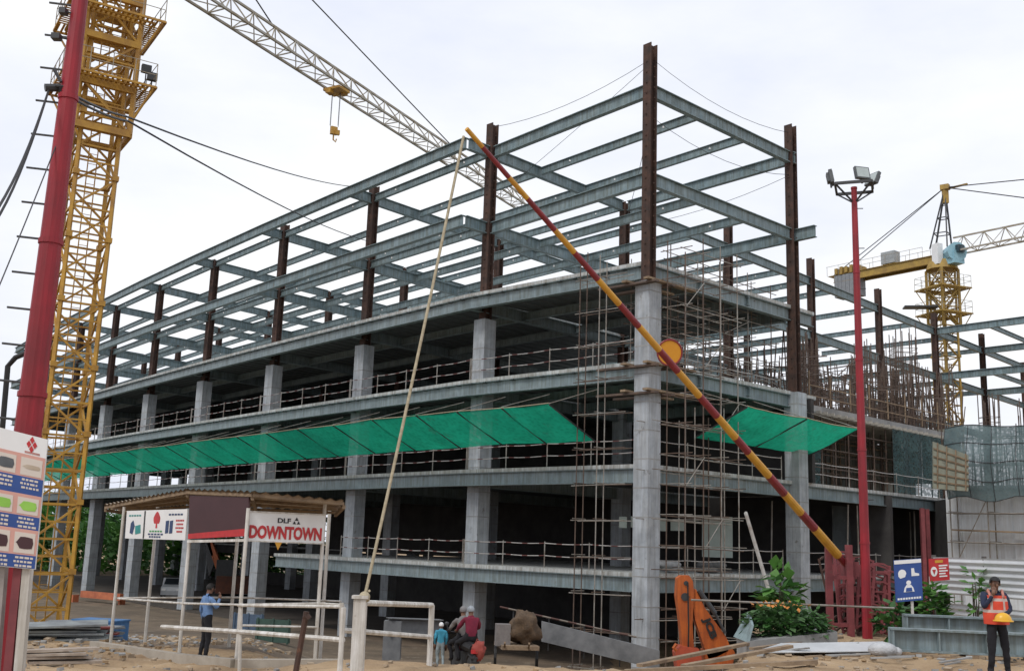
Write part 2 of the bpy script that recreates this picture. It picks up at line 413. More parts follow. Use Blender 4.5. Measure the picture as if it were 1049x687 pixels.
for i in range(1, NB+1):
    for j in (1, 2, 3):
        if j == 3 and i > 6: continue
        conc_col(i, j, -.3, ZL[3]-.2 if i > 1 or j == 1 else ZL[2]+3.0)
        steel_col(i, j, ZL[3]-.3 if (i > 1 or j == 1) else ZL[2]+2.8, ZL[6]+(.3 if j > 1 else -.05)+(1.2 if i == 1 and j > 1 else 0))
for j in (4, 5, 6):
    for i in (1, 2): steel_col(i, j, ZL[1] if i == 1 else ZL[3], ZL[6]+(1.4 if i == 1 else .2))
# roof frame, two storeys of bare beams
GH, SH = .61, .43
def gird(a, b, z, h=GH, nm='girder'): MB().ibeam(v3(a, z), v3(b, z), h, .28, .035, .03).build(nm, primer2, bld)
CC = 1.858
JM = {i: 4 for i in range(2, NB+1)}; JM[1] = 6
secs = []
for lv in (5, 6):
    z = ZL[lv]
    gird(nd(0, 0)+V0*.25, nd(0, 1)-V0*.25, z)                              # right facade
    gird(nd(0, 0)+U0*.25, nd(1, 0)-U0*.25, z, nm='perimeter_beam')
    gird(nd(0, 1)-U0*(1.3 if lv == 5 else .25), nd(1, 1)-U0*.25, z-.004)
    for i in range(1, NB+1):
        d = vd(i)
        gird(C[i]-d*(CC-.16), C[i]-d*.25, z, nm='cantilever_beam')
        for j in range(JM[i]): gird(nd(i, j)+d*.25, nd(i, j+1)-d*.25, z)
        if i < NB:
            d2 = vd(i+1); gird(C[i]-d*CC, C[i+1]-d2*CC, z, .6, 'perimeter_beam')
    for k in (1, 2): secs.append((nd(0, 0)+V0*(BV*k/3)+U0*.16, nd(1, 0)+vd(1)*(BV*k/3)-U0*.16, z-.03))
    for i in range(1, NB):
        for j3 in range(0, 4*3+1):
            if i == 1 and j3 > 9 or i > 6 and j3 > 9: continue
            t = j3/3
            p, q = nd(i, t), nd(i+1, t); dd = (q-p).normalized()
            secs.append((p+dd*.17, q-dd*.17, z-.03))
    for j3 in range(10, 19, 2):
        p, q = nd(1, j3/3), nd(2, j3/3); dd = (q-p).normalized(); secs.append((p+dd*.17, q-dd*.17, z-.03))
secs.sort(key=lambda s_: (s_[0]+s_[1]).length)
rest = MB()
for n_, (p, q, z) in enumerate(secs):
    m_ = MB() if n_ < 96 else rest
    m_.ibeam(v3(p, z), v3(q, z), SH, .2, .025, .02)
    for t in (.2, .8):                                                     # pale cleats bolted on the web
        c_ = p.lerp(q, t); m_.box(v3(c_, z-SH*.45), (.10, .10, .10), 0, 1)
    if n_ < 96: m_.build('secondary_beam', [primer2, whites], bld)
ro = rest.build('far_secondary_beams', [primer2, whites], bld); ro['kind'] = 'stuff'
# extra frame under L4 level behind the corner block (no deck there)
for lv in (4,):
    for i in (1, 2):
        for j in range(1 if i == 1 else 3, 6): gird(nd(i, j)+vd(i)*.3, nd(i, j+1)-vd(i)*.3, ZL[lv]-.2)
    for j in range(2, 6):
        p, q = nd(1, j), nd(2, j); dd = (q-p).normalized(); gird(p+dd*.3, q-dd*.3, ZL[lv]-.2)
# guard rails with red and white stripes
far_posts = MB()
def rail(a, b, z, plain=False, far=False):
    L = (b-a).length; n = max(2, round(L/2.6))
    for h in (.55, 1.1):
        k = max(4, int(L/.34)); pts = []
        for s_ in range(k+1): pts.append(v3(a.lerp(b, s_/k), z+h-.035*math.sin(math.pi*((s_*n/k) % 1))))
        m_ = MB().tube(pts, .021, 4)
        for s_ in range(k):
            if not plain and s_ % 3 == 0:
                for q in range(4): m_.m[s_*4+q] = 1
        o = m_.build('guard_rail', [railp, redw], bld)
    for s_ in range(n+1):
        p = v3(a.lerp(b, s_/n), z)
        if far: far_posts.rod(p, p+V((0, 0, 1.18)), .026, 5)
        else: MB().rod(p, p+V((0, 0, 1.18)), .026, 5).build('rail_post', scaf, o)
for lv in (1, 2, 3):
    for i in range(NB if lv > 1 else 2):
        ins = V0*.45; dd = (N[i+1]-N[i]).normalized()
        rail(N[i]+ins+dd*(.8 if i == 0 else .05), N[i+1]+ins-dd*.05, ZL[lv], far=i > 3)
    rail(N[0]+V0*.9+U0*.45, N[0]+V0*(BV-.6)+U0*.45, ZL[lv], True)
    if lv < 3: rail(N[0]+V0*(BV+.6)+U0*.45, N[0]+V0*(BV*2.42)+U0*.45, ZL[lv], True)
fp_ = far_posts.build('far_rail_posts', scaf, bld); fp_['kind'] = 'stuff'
# walls added to block light and keep the open floors dark
def wall_between(a, b, z0, z1, t=.25, nm='light_blocking_partition', m=concd):
    d = (b-a).normalized(); n_ = V((-d.y, d.x))*t
    MB().prism([v3(a, z0), v3(b, z0), v3(b+n_, z0), v3(a+n_, z0)], (0, 0, z1-z0)).build(nm, m, bld)
U0R = N[0]
def vline(t): return [nd(0, t)-U0*.2, nd(1, t)] + [nd(i, t) for i in range(2, NB+1)]
def long_wall(t, i0_, i1_, z0, z1, nm='light_blocking_partition', m=shadem):
    L_ = vline(t)
    for i in range(i0_, i1_): wall_between(L_[i], L_[i+1], z0, z1, nm=nm, m=m)
long_wall(1.75, 0, 5, -.2, ZL[1]-.2, 'light_blocking_wall'); long_wall(1.8, 0, 5, ZL[1], ZL[2]-.2)
wall_between(N[0]+V0*(BV*2.38)+U0*.9, N[0]+V0*(BV*2.4)+U0*BU, -.2, ZL[2]-.2, m=shadem)
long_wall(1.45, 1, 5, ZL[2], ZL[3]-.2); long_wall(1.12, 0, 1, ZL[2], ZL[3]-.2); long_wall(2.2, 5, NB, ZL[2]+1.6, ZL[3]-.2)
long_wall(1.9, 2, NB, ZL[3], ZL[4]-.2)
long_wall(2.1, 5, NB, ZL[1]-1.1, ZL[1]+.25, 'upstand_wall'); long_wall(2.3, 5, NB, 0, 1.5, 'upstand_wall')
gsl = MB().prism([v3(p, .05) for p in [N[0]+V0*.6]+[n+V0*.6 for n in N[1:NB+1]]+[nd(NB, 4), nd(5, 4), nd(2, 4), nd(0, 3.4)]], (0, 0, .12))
gsl.build('shade_floor', floor_shade, bld)  # floor added from the facade inward to paint the covered ground dark
# lifelines strung between the column heads
for (i0, j0, h0, i1, j1, h1, sg) in ((0, 0, 1.2, 1, 0, 1.15, .5), (0, 0, 1.3, 0, 1, 1.1, .6), (0, 0, -1.5, 0, 1, -1.2, .7), (0, 0, -1.7, 1, 1, -1.4, .4), (0, 0, 1.0, 1, 0, -3.0, .1), (1, 1, -1.6, 0, 1, -1.2, .4)):
    p, q = v3(nd(i0, j0), ZL[6]+h0), v3(nd(i1, j1), ZL[6]+h1); pts = []
    for k in range(9):
        t = k/8; s_ = p.lerp(q, t); s_.z -= sg*4*t*(1-t); pts.append(s_)
    MB().tube(pts, .014, 4).build('lifeline_cable', dark, bld)
# pale wall notices and stacked sacks on the first floor
for k, (t, w_, h, z) in enumerate(((.10, .35, .5, 1.9), (.17, .6, .5, 1.95), (.30, .4, .6, 1.85), (.38, .7, .5, 1.9), (.60, 1.5, 2.0, .7))):
    p = N[0]+V0*(BV*(.12+t*1.25))+U0*3.5
    MB().box(v3(p, ZL[1]+z+h/2), (w_, .03, h), R(-8)).build('wall_notice', mat('pale_notice', (.42, .48, .44), .6, (.36, .42, .38), 3), bld)

# ---------------------------------------------------------------- green safety nets
def proj(p):
    d = p-CAMP; w_ = d.dot(FWD); return (CX+FPX*d.dot(RT)/w_, CY-FPX*d.dot(UPV)/w_)
def net(name, edge_pts, outward, zi, rise, wid, label, nper):
    root = thing(name, v3(edge_pts[0], zi), label, 'safety net', 'green safety nets')
    segs = len(edge_pts)-1
    def f(a, b):
        t = a*segs; i = min(segs-1, int(t)); p = edge_pts[i].lerp(edge_pts[i+1], t-i)
        q = v3(p, zi) + (v3(outward, 0)*wid + V((0, 0, rise)))*b
        loc = (a*segs*nper) % 1
        q.z -= .14*math.sin(math.pi*b)*(.4+.6*math.sin(math.pi*loc)) + .07*math.sin(math.pi*loc)*b
        q.z += .06*NZ.noise(V((a*segs*2.3, b*2.2, segs)))+.025*NZ.noise(V((a*segs*9, b*6, segs)))
        return q
    MB().grid(f, segs*nper*10, 12).build('netting', green, root, smooth=True)
    for k in range(segs*nper+1):
        a = k/(segs*nper)
        p, q = f(a, 0), f(a, 1); p.z -= .04; q.z -= .04
        MB().rod(p, q, .034, 6).build('strut', dark, root)
        s_ = q+V((0, 0, .04)); e_ = p - v3(outward, 0)*.1 + V((0, 0, rise*1.0+1.0))
        MB().rod(s_, e_, .02, 4).build('stay_rope', scaf, root)
    MB().tube([f(k/40, 1)+V((0, 0, .02)) for k in range(41)], .02, 4).build('border_rope', ropem, root)
lp = [N[0].lerp(N[1], .25)] + N[1:NB+1]
net('safety_net', [p for p in lp], -V0, ZL[2]+1.1, 1.3, 2.9, 'long green safety net running along the left facade below the third floor', 3)
net('safety_net', [N[0]+V0*3.2, N[0]+V0*12.6], -U0, ZL[2]+1.4, 1.2, 2.7, 'short green safety net sticking out of the right facade by the red floodlight mast', 2)

# ---------------------------------------------------------------- right wing: bare frame, white wall, formwork, debris net
wing = thing('steel_roof_frame', v3(nd(1, 5), 0), 'bare grey steel frame of the further wing, rising at the right behind the white wall', 'steel frame')
for lv in (5, 6):
    z = ZL[lv]
    for j in (5, 6, 7):
        for i in (1, 0, -1):
            if i > -1: MB().ibeam(v3(nd(i, j)-U0*.25, z), v3(nd(i-1, j)+U0*.25, z), .62, .3, .035, .03).build('main_beam', primer2, wing)
            if j < 7: MB().ibeam(v3(nd(i, j)+V0*.25, z), v3(nd(i, j+1)-V0*.25, z), .55, .28, .035, .03).build('girder', primer2, wing)
        if j < 7:
            for t in (.33, .66):
                for i in (1, 0):
                    p, q = nd(i, j).lerp(nd(i-1, j), t), nd(i, j+1).lerp(nd(i-1, j+1), t)
                    MB().ibeam(v3(p+V0*.2, z-.03), v3(q-V0*.2, z-.03), .4, .2).build('secondary_beam', primer2, wing)
for (i, j) in ((0, 5), (0, 6), (1, 6), (1, 7), (0, 7)): steel_col(i, j, 0, ZL[6]+(1.0 if (i, j) == (1, 6) else .2), wing)
blk0 = at(971, 560, 58); blk0.z = 0
blk = thing('concrete_wall', blk0, 'tall pale concrete wall beneath the grey debris net at the right edge', 'wall')
bd = -U0; bn = V0
def bp(s_, d_, z): return V((blk0.x, blk0.y, 0)) + v3(bd*s_ + bn*d_, z)
whitec = mat('pale_render', (.80, .84, .87), .9, (.68, .72, .76), .6, spots=(.9, .64, (.50, .52, .54)), streak=.18)
MB().prism([bp(0, 0, 0), bp(16, 0, 0), bp(16, .5, 0), bp(0, .5, 0)], (0, 0, 9.4)).build('wall', whitec, blk)
EX_ = N[0]+V0*(BV*2.44)+U0*1.4
MB().prism([bp(0, 1.0, 0), bp(0, 1.25, 0), v3(EX_+V0*.2, 0), v3(EX_, 0)], (0, 0, ZL[2]-.2)).build('link_wall', shadem, blk)  # near-black wall added to close the bright gap
MB().prism([bp(-.02, .52, 0), bp(-.02, 10, 0), bp(.4, 10, 0), bp(.4, .52, 0)], (0, 0, 9.39)).build('return_wall', whitec, blk)
for s_ in (.2, 3.5, 7.2, 11): MB().prism([bp(s_, -.16, 0), bp(s_+.6, -.16, 0), bp(s_+.6, -.003, 0), bp(s_, -.003, 0)], (0, 0, 9.2)).build('pilaster', whitec, blk)
# concrete upper storey being cast between the right facade and the white wall
fw0 = N[0]+V0*(BV*1.22)+U0*.8
fw = thing('formwork_deck', v3(fw0, ZL[2]), 'timber formwork deck with props and netting above the second slab at the right', 'formwork')
def fp(s_, d_, z): return v3(fw0 + V0*s_ + U0*d_, z)
FL = BV*1.45
MB().prism([fp(0, 0, ZL[3]-.55), fp(FL, 0, ZL[3]-.55), fp(FL, 9, ZL[3]-.55), fp(0, 9, ZL[3]-.55)], (0, 0, .3)).build('deck', concd, fw)
for k in range(26):
    s_ = k*FL/25
    MB().bar(fp(s_, -.35, ZL[3]-.63), fp(s_, 8.5, ZL[3]-.63), .10, .16).build('timber_joist', mat('pale_timber', (.42, .40, .35), .9), fw)
for k in range(12):
    for d_ in (.3, 2, 4): MB().rod(fp(.4+k*FL/12, d_, ZL[2]), fp(.4+k*FL/12, d_, ZL[3]-.7), .04, 5).build('prop', scafr, fw)
for z in (1.0, 2.0, 3.0):
    for d_ in (.28, 2.02): MB().rod(fp(0, d_, ZL[2]+z), fp(FL, d_, ZL[2]+z), .03, 5).build('ledger', scafr, fw)
fpm = mat('formwork_panel', (.33, .34, .27), .9, (.20, .21, .17), 1.2, spots=(2.2, .6, (.12, .12, .10)))
for k in range(4): MB().box(fp(FL+.25, .2+k*1.25, ZL[3]-1.6), (.1, 1.2, 3.4), math.atan2(U0.y, U0.x)-math.pi/2).build('side_panel', fpm, fw)
PP = [at(956, 452, 55.5), at(992, 466, 54), at(992, 503, 54), at(956, 500, 55.5)]
pn = MB().prism(PP, (0, .12, 0))
for t in (.15, .32, .5, .68, .85): pn.bar(PP[0].lerp(PP[3], t)+V((0, -.05, 0)), PP[1].lerp(PP[2], t)+V((0, -.05, 0)), .05, .07, 1)
for t in (.1, .36, .62, .9): pn.bar(PP[0].lerp(PP[1], t)+V((0, -.11, 0)), PP[3].lerp(PP[2], t)+V((0, -.11, 0)), .05, .05, 1)
pn.build('wall_form', [fpm, wood], fw)
MB().prism([fp(0, 4.4, ZL[2]), fp(FL+4, 4.4, ZL[2]), fp(FL+4, 4.6, ZL[2]), fp(0, 4.6, ZL[2])], (0, 0, 3.6)).build('back_panel', mat('back_form_panel', (.26, .27, .24), .9, (.13, .14, .13), .9, spots=(1.6, .58, (.07, .075, .07)), streak=.5), fw)
for k in range(16): MB().bar(fp(FL*(k+.5)/16, 4.3, ZL[2]), fp(FL*(k+.5)/16, 4.3, ZL[3]-.7), .08, .08).build('soldier', wood, fw)
for z in (.5, 1.2, 1.9, 2.6, 3.2): MB().bar(fp(0, 4.2, ZL[2]+z), fp(FL, 4.2, ZL[2]+z), .08, .08).build('waler', wood, fw)
MB().grid(lambda a, b: fp(FL*(.52+.36*a), -.15+.12*math.sin(a*23)*math.sin(b*3), ZL[2]+.1+3.6*b), 40, 10).build('hanging_net', gcloth, fw, smooth=True)
MB().grid(lambda a, b: fp(FL*(.02+.14*a), .9+.15*math.sin(a*19)*math.sin(b*3), ZL[2]+.1+3.4*b), 30, 10).build('hanging_net', gcloth, fw, smooth=True)
MB().grid(lambda a, b: fp(FL*(.30+.42*a), 1.6+.15*math.sin(a*21)*math.sin(b*3), ZL[1]+.3+3.4*b), 40, 10).build('screen_net', mat('grey_screen_net', (.075, .09, .095), .9, (.035, .042, .045), .5, spots=(1.2, .58, (.13, .14, .14))), fw, smooth=True)
for k in range(9):                                              # edge rail and standing rods on the deck
    MB().rod(fp(k*FL/8, -.1, ZL[3]-.2), fp(k*FL/8, -.1, ZL[3]+1.5), .04, 5).build('rail_post', wood, fw)
for z in (.45, 1.0): MB().rod(fp(0, -.1, ZL[3]-.25+z), fp(FL, -.1, ZL[3]-.25+z), .03, 5).build('rail_bar', wood, fw)
for k, (px, d) in enumerate(((946, 57), (951, 58))):
    p = at(px, 560, d); MB().bar(V((p.x, p.y, .3)), V((p.x, p.y, ZL[2]-.9)), .2, .2).build('red_prop', redf, fw)
for k in range(14):
    s_ = -1+k*FL/13+rnd.uniform(-.4, .4); d_ = rnd.choice((-.3, .6, 1.8)); MB().rod(fp(s_, d_, ZL[1]), fp(s_+rnd.uniform(-.3, .3), d_, ZL[2]-.85), .04, 5).build('steel_prop', scaf, fw)
# column reinforcement standing above the deck
def cage(p, z0, h, wd, label, lean=0):
    m_ = MB(); n = 0
    for a in range(4):
        for b in range(4):
            if 0 < a < 3 and 0 < b < 3: continue
            q = p+V((wd*(a/3-.5), wd*(b/3-.5)))
            hh = h*rnd.uniform(.86, 1.06)
            m_.rod(v3(q, z0), v3(q+V((rnd.uniform(-.12, .12)+lean, rnd.uniform(-.1, .1))), z0+hh), .03, 4)
    z = z0+.2
    while z < z0+h*.8:
        for s1, s2 in (((-1, -1), (1, -1)), ((1, -1), (1, 1)), ((1, 1), (-1, 1)), ((-1, 1), (-1, -1))):
            m_.rod(v3(p+V((s1[0], s1[1]))*(wd/2+.02), z), v3(p+V((s2[0], s2[1]))*(wd/2+.02), z), .016, 4)
        z += .3
    return tag(m_.build('rebar_cage', scafr, base=v3(p, z0)), label, 'rebar', 'column rebar cages')
for k, (s_, d_, h, wd) in enumerate(((3, 2.5, 4.6, .7), (6.5, 3.5, 5.2, .7), (10, 2.2, 5.0, .8), (13.5, 1.4, 6.6, 1.3), (15.5, 3.2, 6.0, 1.0))):
    cage((fw0+V0*s_+U0*d_).xy if False else V(((fw0+V0*s_+U0*d_).x, (fw0+V0*s_+U0*d_).y)), ZL[3]-.24, h, wd, 'brown column reinforcement on the formwork deck, '+('nearest to the red mast', 'second from the red mast', 'third from the red mast', 'thickest and tallest of the row', 'at the right end of the deck')[k])
for k, s_ in enumerate((1.2, 3.2, 6.0)):
    p = bp(s_, 3.2, 0); cage(V((p.x, p.y)), 9.0, 5.6-k*.5, .8, 'brown column reinforcement above the grey debris net, '+('beside the white wall corner', 'in the middle of its row', 'nearest to the right edge')[k])
# loose poles leaning over the formwork
m_ = MB()
for k in range(210):
    s_, d_ = rnd.uniform(-1, FL+3), rnd.uniform(.5, 9)
    a = fp(s_, d_, ZL[3]-.25); m_.rod(a, a+V((rnd.uniform(-.4, .4), rnd.uniform(-.4, .4), rnd.uniform(1.2, 4.4))), .034, 4)
for k in range(34):
    s_ = rnd.uniform(-1, FL-1); a = fp(s_, rnd.uniform(.5, 4), ZL[3]+rnd.uniform(.5, 2.5)); m_.rod(a, a+v3(V0*rnd.uniform(2, 5), rnd.uniform(-1.6, 1.6)), .035, 4)
o = tag(m_.build('loose_poles', scafr, base=fp(FL/2, 2, ZL[3])), 'tangle of brown poles and starter bars on the formwork deck', 'poles', kind='stuff')
o = MB(); 
for k in range(90):
    a = bp(rnd.uniform(-1.5, 14), rnd.uniform(1, 6), 9.0); o.rod(a, a+V((rnd.uniform(-.3, .3), 0, rnd.uniform(1.5, 4.5))), .028, 4)
for k in range(170):
    a = fp(rnd.uniform(FL-5, FL+2.5), rnd.uniform(0, 6), ZL[3]-.3); o.rod(a, a+V((rnd.uniform(-.35, .35), rnd.uniform(-.2, .2), rnd.uniform(1.5, 4.8))), rnd.uniform(.022, .04), 4)
for k in range(40):
    a = fp(rnd.uniform(FL-6, FL), rnd.uniform(0, 5), ZL[3]+rnd.uniform(.2, 3.4)); o.rod(a, a+v3(V0*rnd.uniform(1, 3), rnd.uniform(-.3, .3)), .024, 4)
tag(o.build('starter_bars', scafr, base=bp(6, 3, 9)), 'thin upright starter bars behind the grey debris net', 'rebar', kind='stuff')
# scaffold in front of the white wall carrying the grey net
sw = thing('wall_scaffold', bp(1, -1.2, 0), 'tube scaffold with wood platform in front of the white wall, holding the net', 'scaffold')
for s_ in range(8):
    for d_ in (-1.3, -.45):
        MB().rod(bp(.8+s_*1.9, d_, 0), bp(.8+s_*1.9, d_, 9.0+(2.6 if d_ < -1 else 3.4)), .035, 5).build('standard', scaf, sw)
for z in (5.2, 6.4, 7.9, 9.1, 10.4, 11.8):
    for d_ in (-1.3, -.45): MB().rod(bp(.6, d_-.06, z), bp(15, d_-.06, z), .028, 5).build('ledger', scaf, sw)
    for s_ in range(8): MB().rod(bp(.86+s_*1.9, -1.6, z+.07), bp(.86+s_*1.9, 0.0, z+.07), .028, 5).build('transom', scaf, sw)
for s_ in range(0, 7, 2): MB().rod(bp(.9+s_*1.9, -1.4, 5), bp(.9+(s_+1.6)*1.9, -1.4, 11), .028, 5).build('brace', scaf, sw)
MB().prism([bp(.8, -1.25, 7.0), bp(5.5, -1.25, 6.9), bp(5.5, -.5, 6.9), bp(.8, -.5, 7.0)], (0, 0, .08)).build('deck_plank', wood, sw)
MB().bar(bp(5.2, -1.7, 3.5), bp(5.25, -1.7, 8.0), .22, .22).build('red_post', redf, sw)
def gn(a, b):
    s_ = .9+14.3*a
    top = 12.3 - .5*a + .16*math.sin(a*9)+.08*math.sin(a*23); bot = 8.6+.15*math.sin(a*31)-.6*max(0, a-.25)
    return bp(s_, -1.75-.28*math.sin(math.pi*b)*(1+.4*math.sin(a*17))-.12*NZ.noise(V((a*14, b*3, 1))), bot+(top-bot)*b)
dn = MB().grid(gn, 60, 14).build('debris_net', gnet, base=bp(0, -1.7, 10), smooth=True)
gr_ = MB()
for k in range(13): gr_.tube([gn(k/12, q/8)+V((0, -.03, 0)) for q in range(9)], .018, 4)
for q in range(5): gr_.tube([gn(k/30, q/4)+V((0, -.035, 0)) for k in range(31)], .02, 4)
gr_.build('net_cords', dark, dn)
tag(dn, 'grey blue debris net sagging on the scaffold above the white wall', 'debris net')

# ---------------------------------------------------------------- scaffolds of the main building
def scaffold(name, org, du, dv, nu, nv, su, sv, z0, z1, lift, label, planks=(), m=scaf, braces=True):
    root = thing(name, v3(org, z0), label, 'scaffold')
    P = lambda a, b, z: v3(org+du*(a*su)+dv*(b*sv), z)
    for a in range(nu+1):
        for b in range(nv+1):
            MB().rod(P(a, b, z0), P(a, b, z1+rnd.uniform(-.3, .6)), .026, 5).build('standard', m if rnd.random() < .65 else scafr, root)
    z = z0+.4; k = 0
    while z < z1:
        for b in range(nv+1): MB().rod(P(-.25 if nu > 1 else -1.35, b, z)+V((0, 0, .03)), P(nu+.25, b, z+rnd.uniform(-.05, .05)), .021, 5).build('ledger', m if rnd.random() < .6 else scafr, root)
        for a in range(nu+1): MB().rod(P(a, -.4, z+.09), P(a, nv+.4, z+.09), .021, 5).build('transom', m if rnd.random() < .6 else scafr, root)
        if braces and z+lift < z1 and k % 2 == 0: MB().rod(P(k % nu, -.06, z), P(k % nu+1, -.06, z+lift), .02, 5).build('brace', m, root)
        z += lift; k += 1
    for (z, b0, b1) in planks:
        MB().prism([P(-.3, b0, z), P(nu+.3, b0, z), P(nu+.3, b1, z), P(-.3, b1, z)], (0, 0, .07)).build('deck_plank', wood, root)
    return root
c0 = N[0]
# corner scaffold wraps both faces of the corner column
scaffold('corner_scaffold', c0-V0*.62+U0*1.75, U0, -V0, 1, 1, 1.1, .45, .2, ZL[4]+.2, 1.5, 'tall tube scaffold wrapping the left face of the corner column', braces=False)
scaffold('corner_scaffold', c0-U0*1.75+V0*.2, V0, U0, 3, 1, 1.25, .9, .2, ZL[4]+.4, 1.25, 'tall tube scaffold wrapping the right face of the corner column')
cw = thing('column_clamps', v3(c0, ZL[3]), 'rusty plank walkways clamped round the corner column', 'walkway')
for z in (ZL[4]-1.15, ZL[3]-.35, ZL[3]-1.5):
    for s_ in (-1, 1):
        MB().bar(v3(c0-U0*1.9*0+U0*2.2-V0*.55*s_, z), v3(c0-U0*.9-V0*.55*s_, z), .28, .09).build('plank', scafr, cw)
        MB().bar(v3(c0-V0*.9-U0*.58*s_, z+.11), v3(c0+V0*2.4-U0*.58*s_, z+.11), .28, .09).build('plank', wood, cw)
scaffold('facade_scaffold', c0+V0*2.2+U0*.5, V0, U0, 4, 2, 2.0, 1.1, ZL[3], ZL[4]+.9, .9, 'tube scaffold standing on the third slab of the right facade under the roof deck')
scaffold('lower_scaffold', c0-U0*1.0+V0*1.9, V0, U0, 1, 1, 2.1, .8, .3, ZL[2]+2.2, 2.0, 'slim tube scaffold tower right of the corner column beside the digger arm', braces=False)
scaffold('rear_scaffold', N[0]+V0*(BV*1.25)+U0*.9, V0, U0, 6, 2, 2.2, 2.2, ZL[3]-.2, ZL[4]-1.6, 1.5, 'brown tube scaffold behind the red floodlight mast above the formwork', m=scafr)

# ---------------------------------------------------------------- tower cranes
def lattice(mb_, pts4a, pts4b, seg, rc, rl, m=0):
    """four chords from pts4a to pts4b with zigzag lacing on each face"""
    L = (pts4b[0]-pts4a[0]).length; n = max(1, round(L/seg))
    for a, b in zip(pts4a, pts4b): mb_.bar(a, b, rc, rc, m)
    for k in range(n):
        for q in range(len(pts4a)):
            r = (q+1) % len(pts4a)
            a0, a1 = pts4a[q].lerp(pts4b[q], k/n), pts4a[q].lerp(pts4b[q], (k+1)/n)
            b0, b1 = pts4a[r].lerp(pts4b[r], k/n), pts4a[r].lerp(pts4b[r], (k+1)/n)
            mb_.bar(a0, b0, rl, rl, m)
            am = a0.lerp(a1, .5); bm_ = b0.lerp(b1, .5)
            if (k+q) % 2: mb_.bar(a0, b1, rl, rl, m)
            else: mb_.bar(b0, a1, rl, rl, m)
            if q % 2 == 0: mb_.bar(am, bm_, rl*.8, rl*.8, m)
def square(c, w_, rz, z):
    return [V((c.x, c.y, z)) + M.Rotation(rz, 3, 'Z') @ V((dx*w_/2, dy*w_/2, 0)) for dx, dy in ((-1, -1), (1, -1), (1, 1), (-1, 1))]
def mast(root, c, w_, rz, z0, z1, sec, m, rc=.15, rl=.075, seg=1.5):
    z = z0
    while z < z1-.1:
        zz = min(z1, z+sec); mm = MB()
        lattice(mm, square(c, w_, rz, z), square(c, w_, rz, zz-.01), seg, rc, rl)
        for p in square(c, w_, rz, z+.12): mm.box(p, (rc*1.8, rc*1.8, .24), rz)         # joint sleeves
        mm.build('mast_section', m, root); z = zz
    mm = MB()                                                                            # ladder inside the mast
    q = M.Rotation(rz, 3, 'Z')
    for s_ in (-.2, .2): mm.rod(V((c.x, c.y, z0))+q @ V((s_, .3, 0)), V((c.x, c.y, z1))+q @ V((s_, .3, 0)), .03, 4)
    z = z0
    while z < z1: mm.rod(V((c.x, c.y, z))+q @ V((-.2, .3, 0)), V((c.x, c.y, z))+q @ V((.2, .3, 0)), .015, 4); z += .5
    mm.build('ladder', m, root)
def platform(root, c, rz, wi, wo, z, m, rail_h=1.1, nm='platform'):
    q = M.Rotation(rz, 3, 'Z'); mm = MB(); t = .06
    for (x0, y0, x1, y1) in ((-wo, -wo, wo, -wi), (-wo, wi, wo, wo), (-wo, -wi, -wi, wi), (wi, -wi, wo, wi)):
        cx_, cy_ = (x0+x1)/2, (y0+y1)/2
        lx, ly = abs(x1-x0), abs(y1-y0); nbar = int(max(lx, ly)/.22)
        for k in range(nbar):
            f_ = (k+.5)/nbar-.5
            if lx > ly: mm.box(V((c.x, c.y, z))+q @ V((cx_+f_*lx, cy_, 0)), (.10, ly, .03), rz)
            else: mm.box(V((c.x, c.y, z))+q @ V((cx_, cy_+f_*ly, 0)), (lx, .10, .03), rz)
    for e in (wi, (wi+wo)/2, wo):
        for sx_, sy_, ex, ey in ((-e, -e, e, -e), (e, -e, e, e), (e, e, -e, e), (-e, e, -e, -e)):
            mm.bar(V((c.x, c.y, z-.06))+q @ V((sx_, sy_, 0)), V((c.x, c.y, z-.06))+q @ V((ex, ey, 0)), .07, .10)
    o = mm.build(nm, m, root); mm = MB()
    cs = [V((c.x, c.y, z+.03))+q @ V((x*wo*.98, y*wo*.98, 0)) for x, y in ((-1, -1), (1, -1), (1, 1), (-1, 1))]
    for k in range(4):
        a, b = cs[k], cs[(k+1) % 4]
        for s_ in range(4): p = a.lerp(b, s_/4); mm.rod(p, p+V((0, 0, rail_h)), .022, 4)
        for h in (.5, 1.0): mm.rod(a+V((0, 0, rail_h*h)), b+V((0, 0, rail_h*h)), .02, 4)
    mm.build('handrail', jibm, o); mm = MB()
    for x, y in ((-1, -1), (1, -1), (1, 1), (-1, 1)):
        MB().bar(V((c.x, c.y, z-.06))+q @ V((x*wo*.95, y*wo*.95, 0)), V((c.x, c.y, z-1.7))+q @ V((x*wi, y*wi, 0)), .08, .08).build('bracket', m, o)
def jib(mb_, a, d, L, w_, h, seg, rc, rl, taper=1.0):
    """triangular boom: one top chord, two bottom chords"""
    s_ = V((-d.y, d.x, 0)); n = max(1, int(L/seg))
    top = lambda t: a+d*(L*t)+V((0, 0, h*(1+(taper-1)*t))); bl = lambda t: a+d*(L*t)+s_*(w_/2); br = lambda t: a+d*(L*t)-s_*(w_/2)
    mb_.bar(top(0), top(1), rc, rc); mb_.bar(bl(0), bl(1), rc, rc); mb_.bar(br(0), br(1), rc, rc)
    for k in range(n):
        t0, t1, tm = k/n, (k+1)/n, (k+.5)/n
        for e in (bl, br):
            mb_.bar(e(t0), top(tm), rl, rl); mb_.bar(top(tm), e(t1), rl, rl)
        mb_.bar(bl(t0), br(t0), rl, rl); mb_.bar(bl(t0), br(t1), rl*.8, rl*.8)
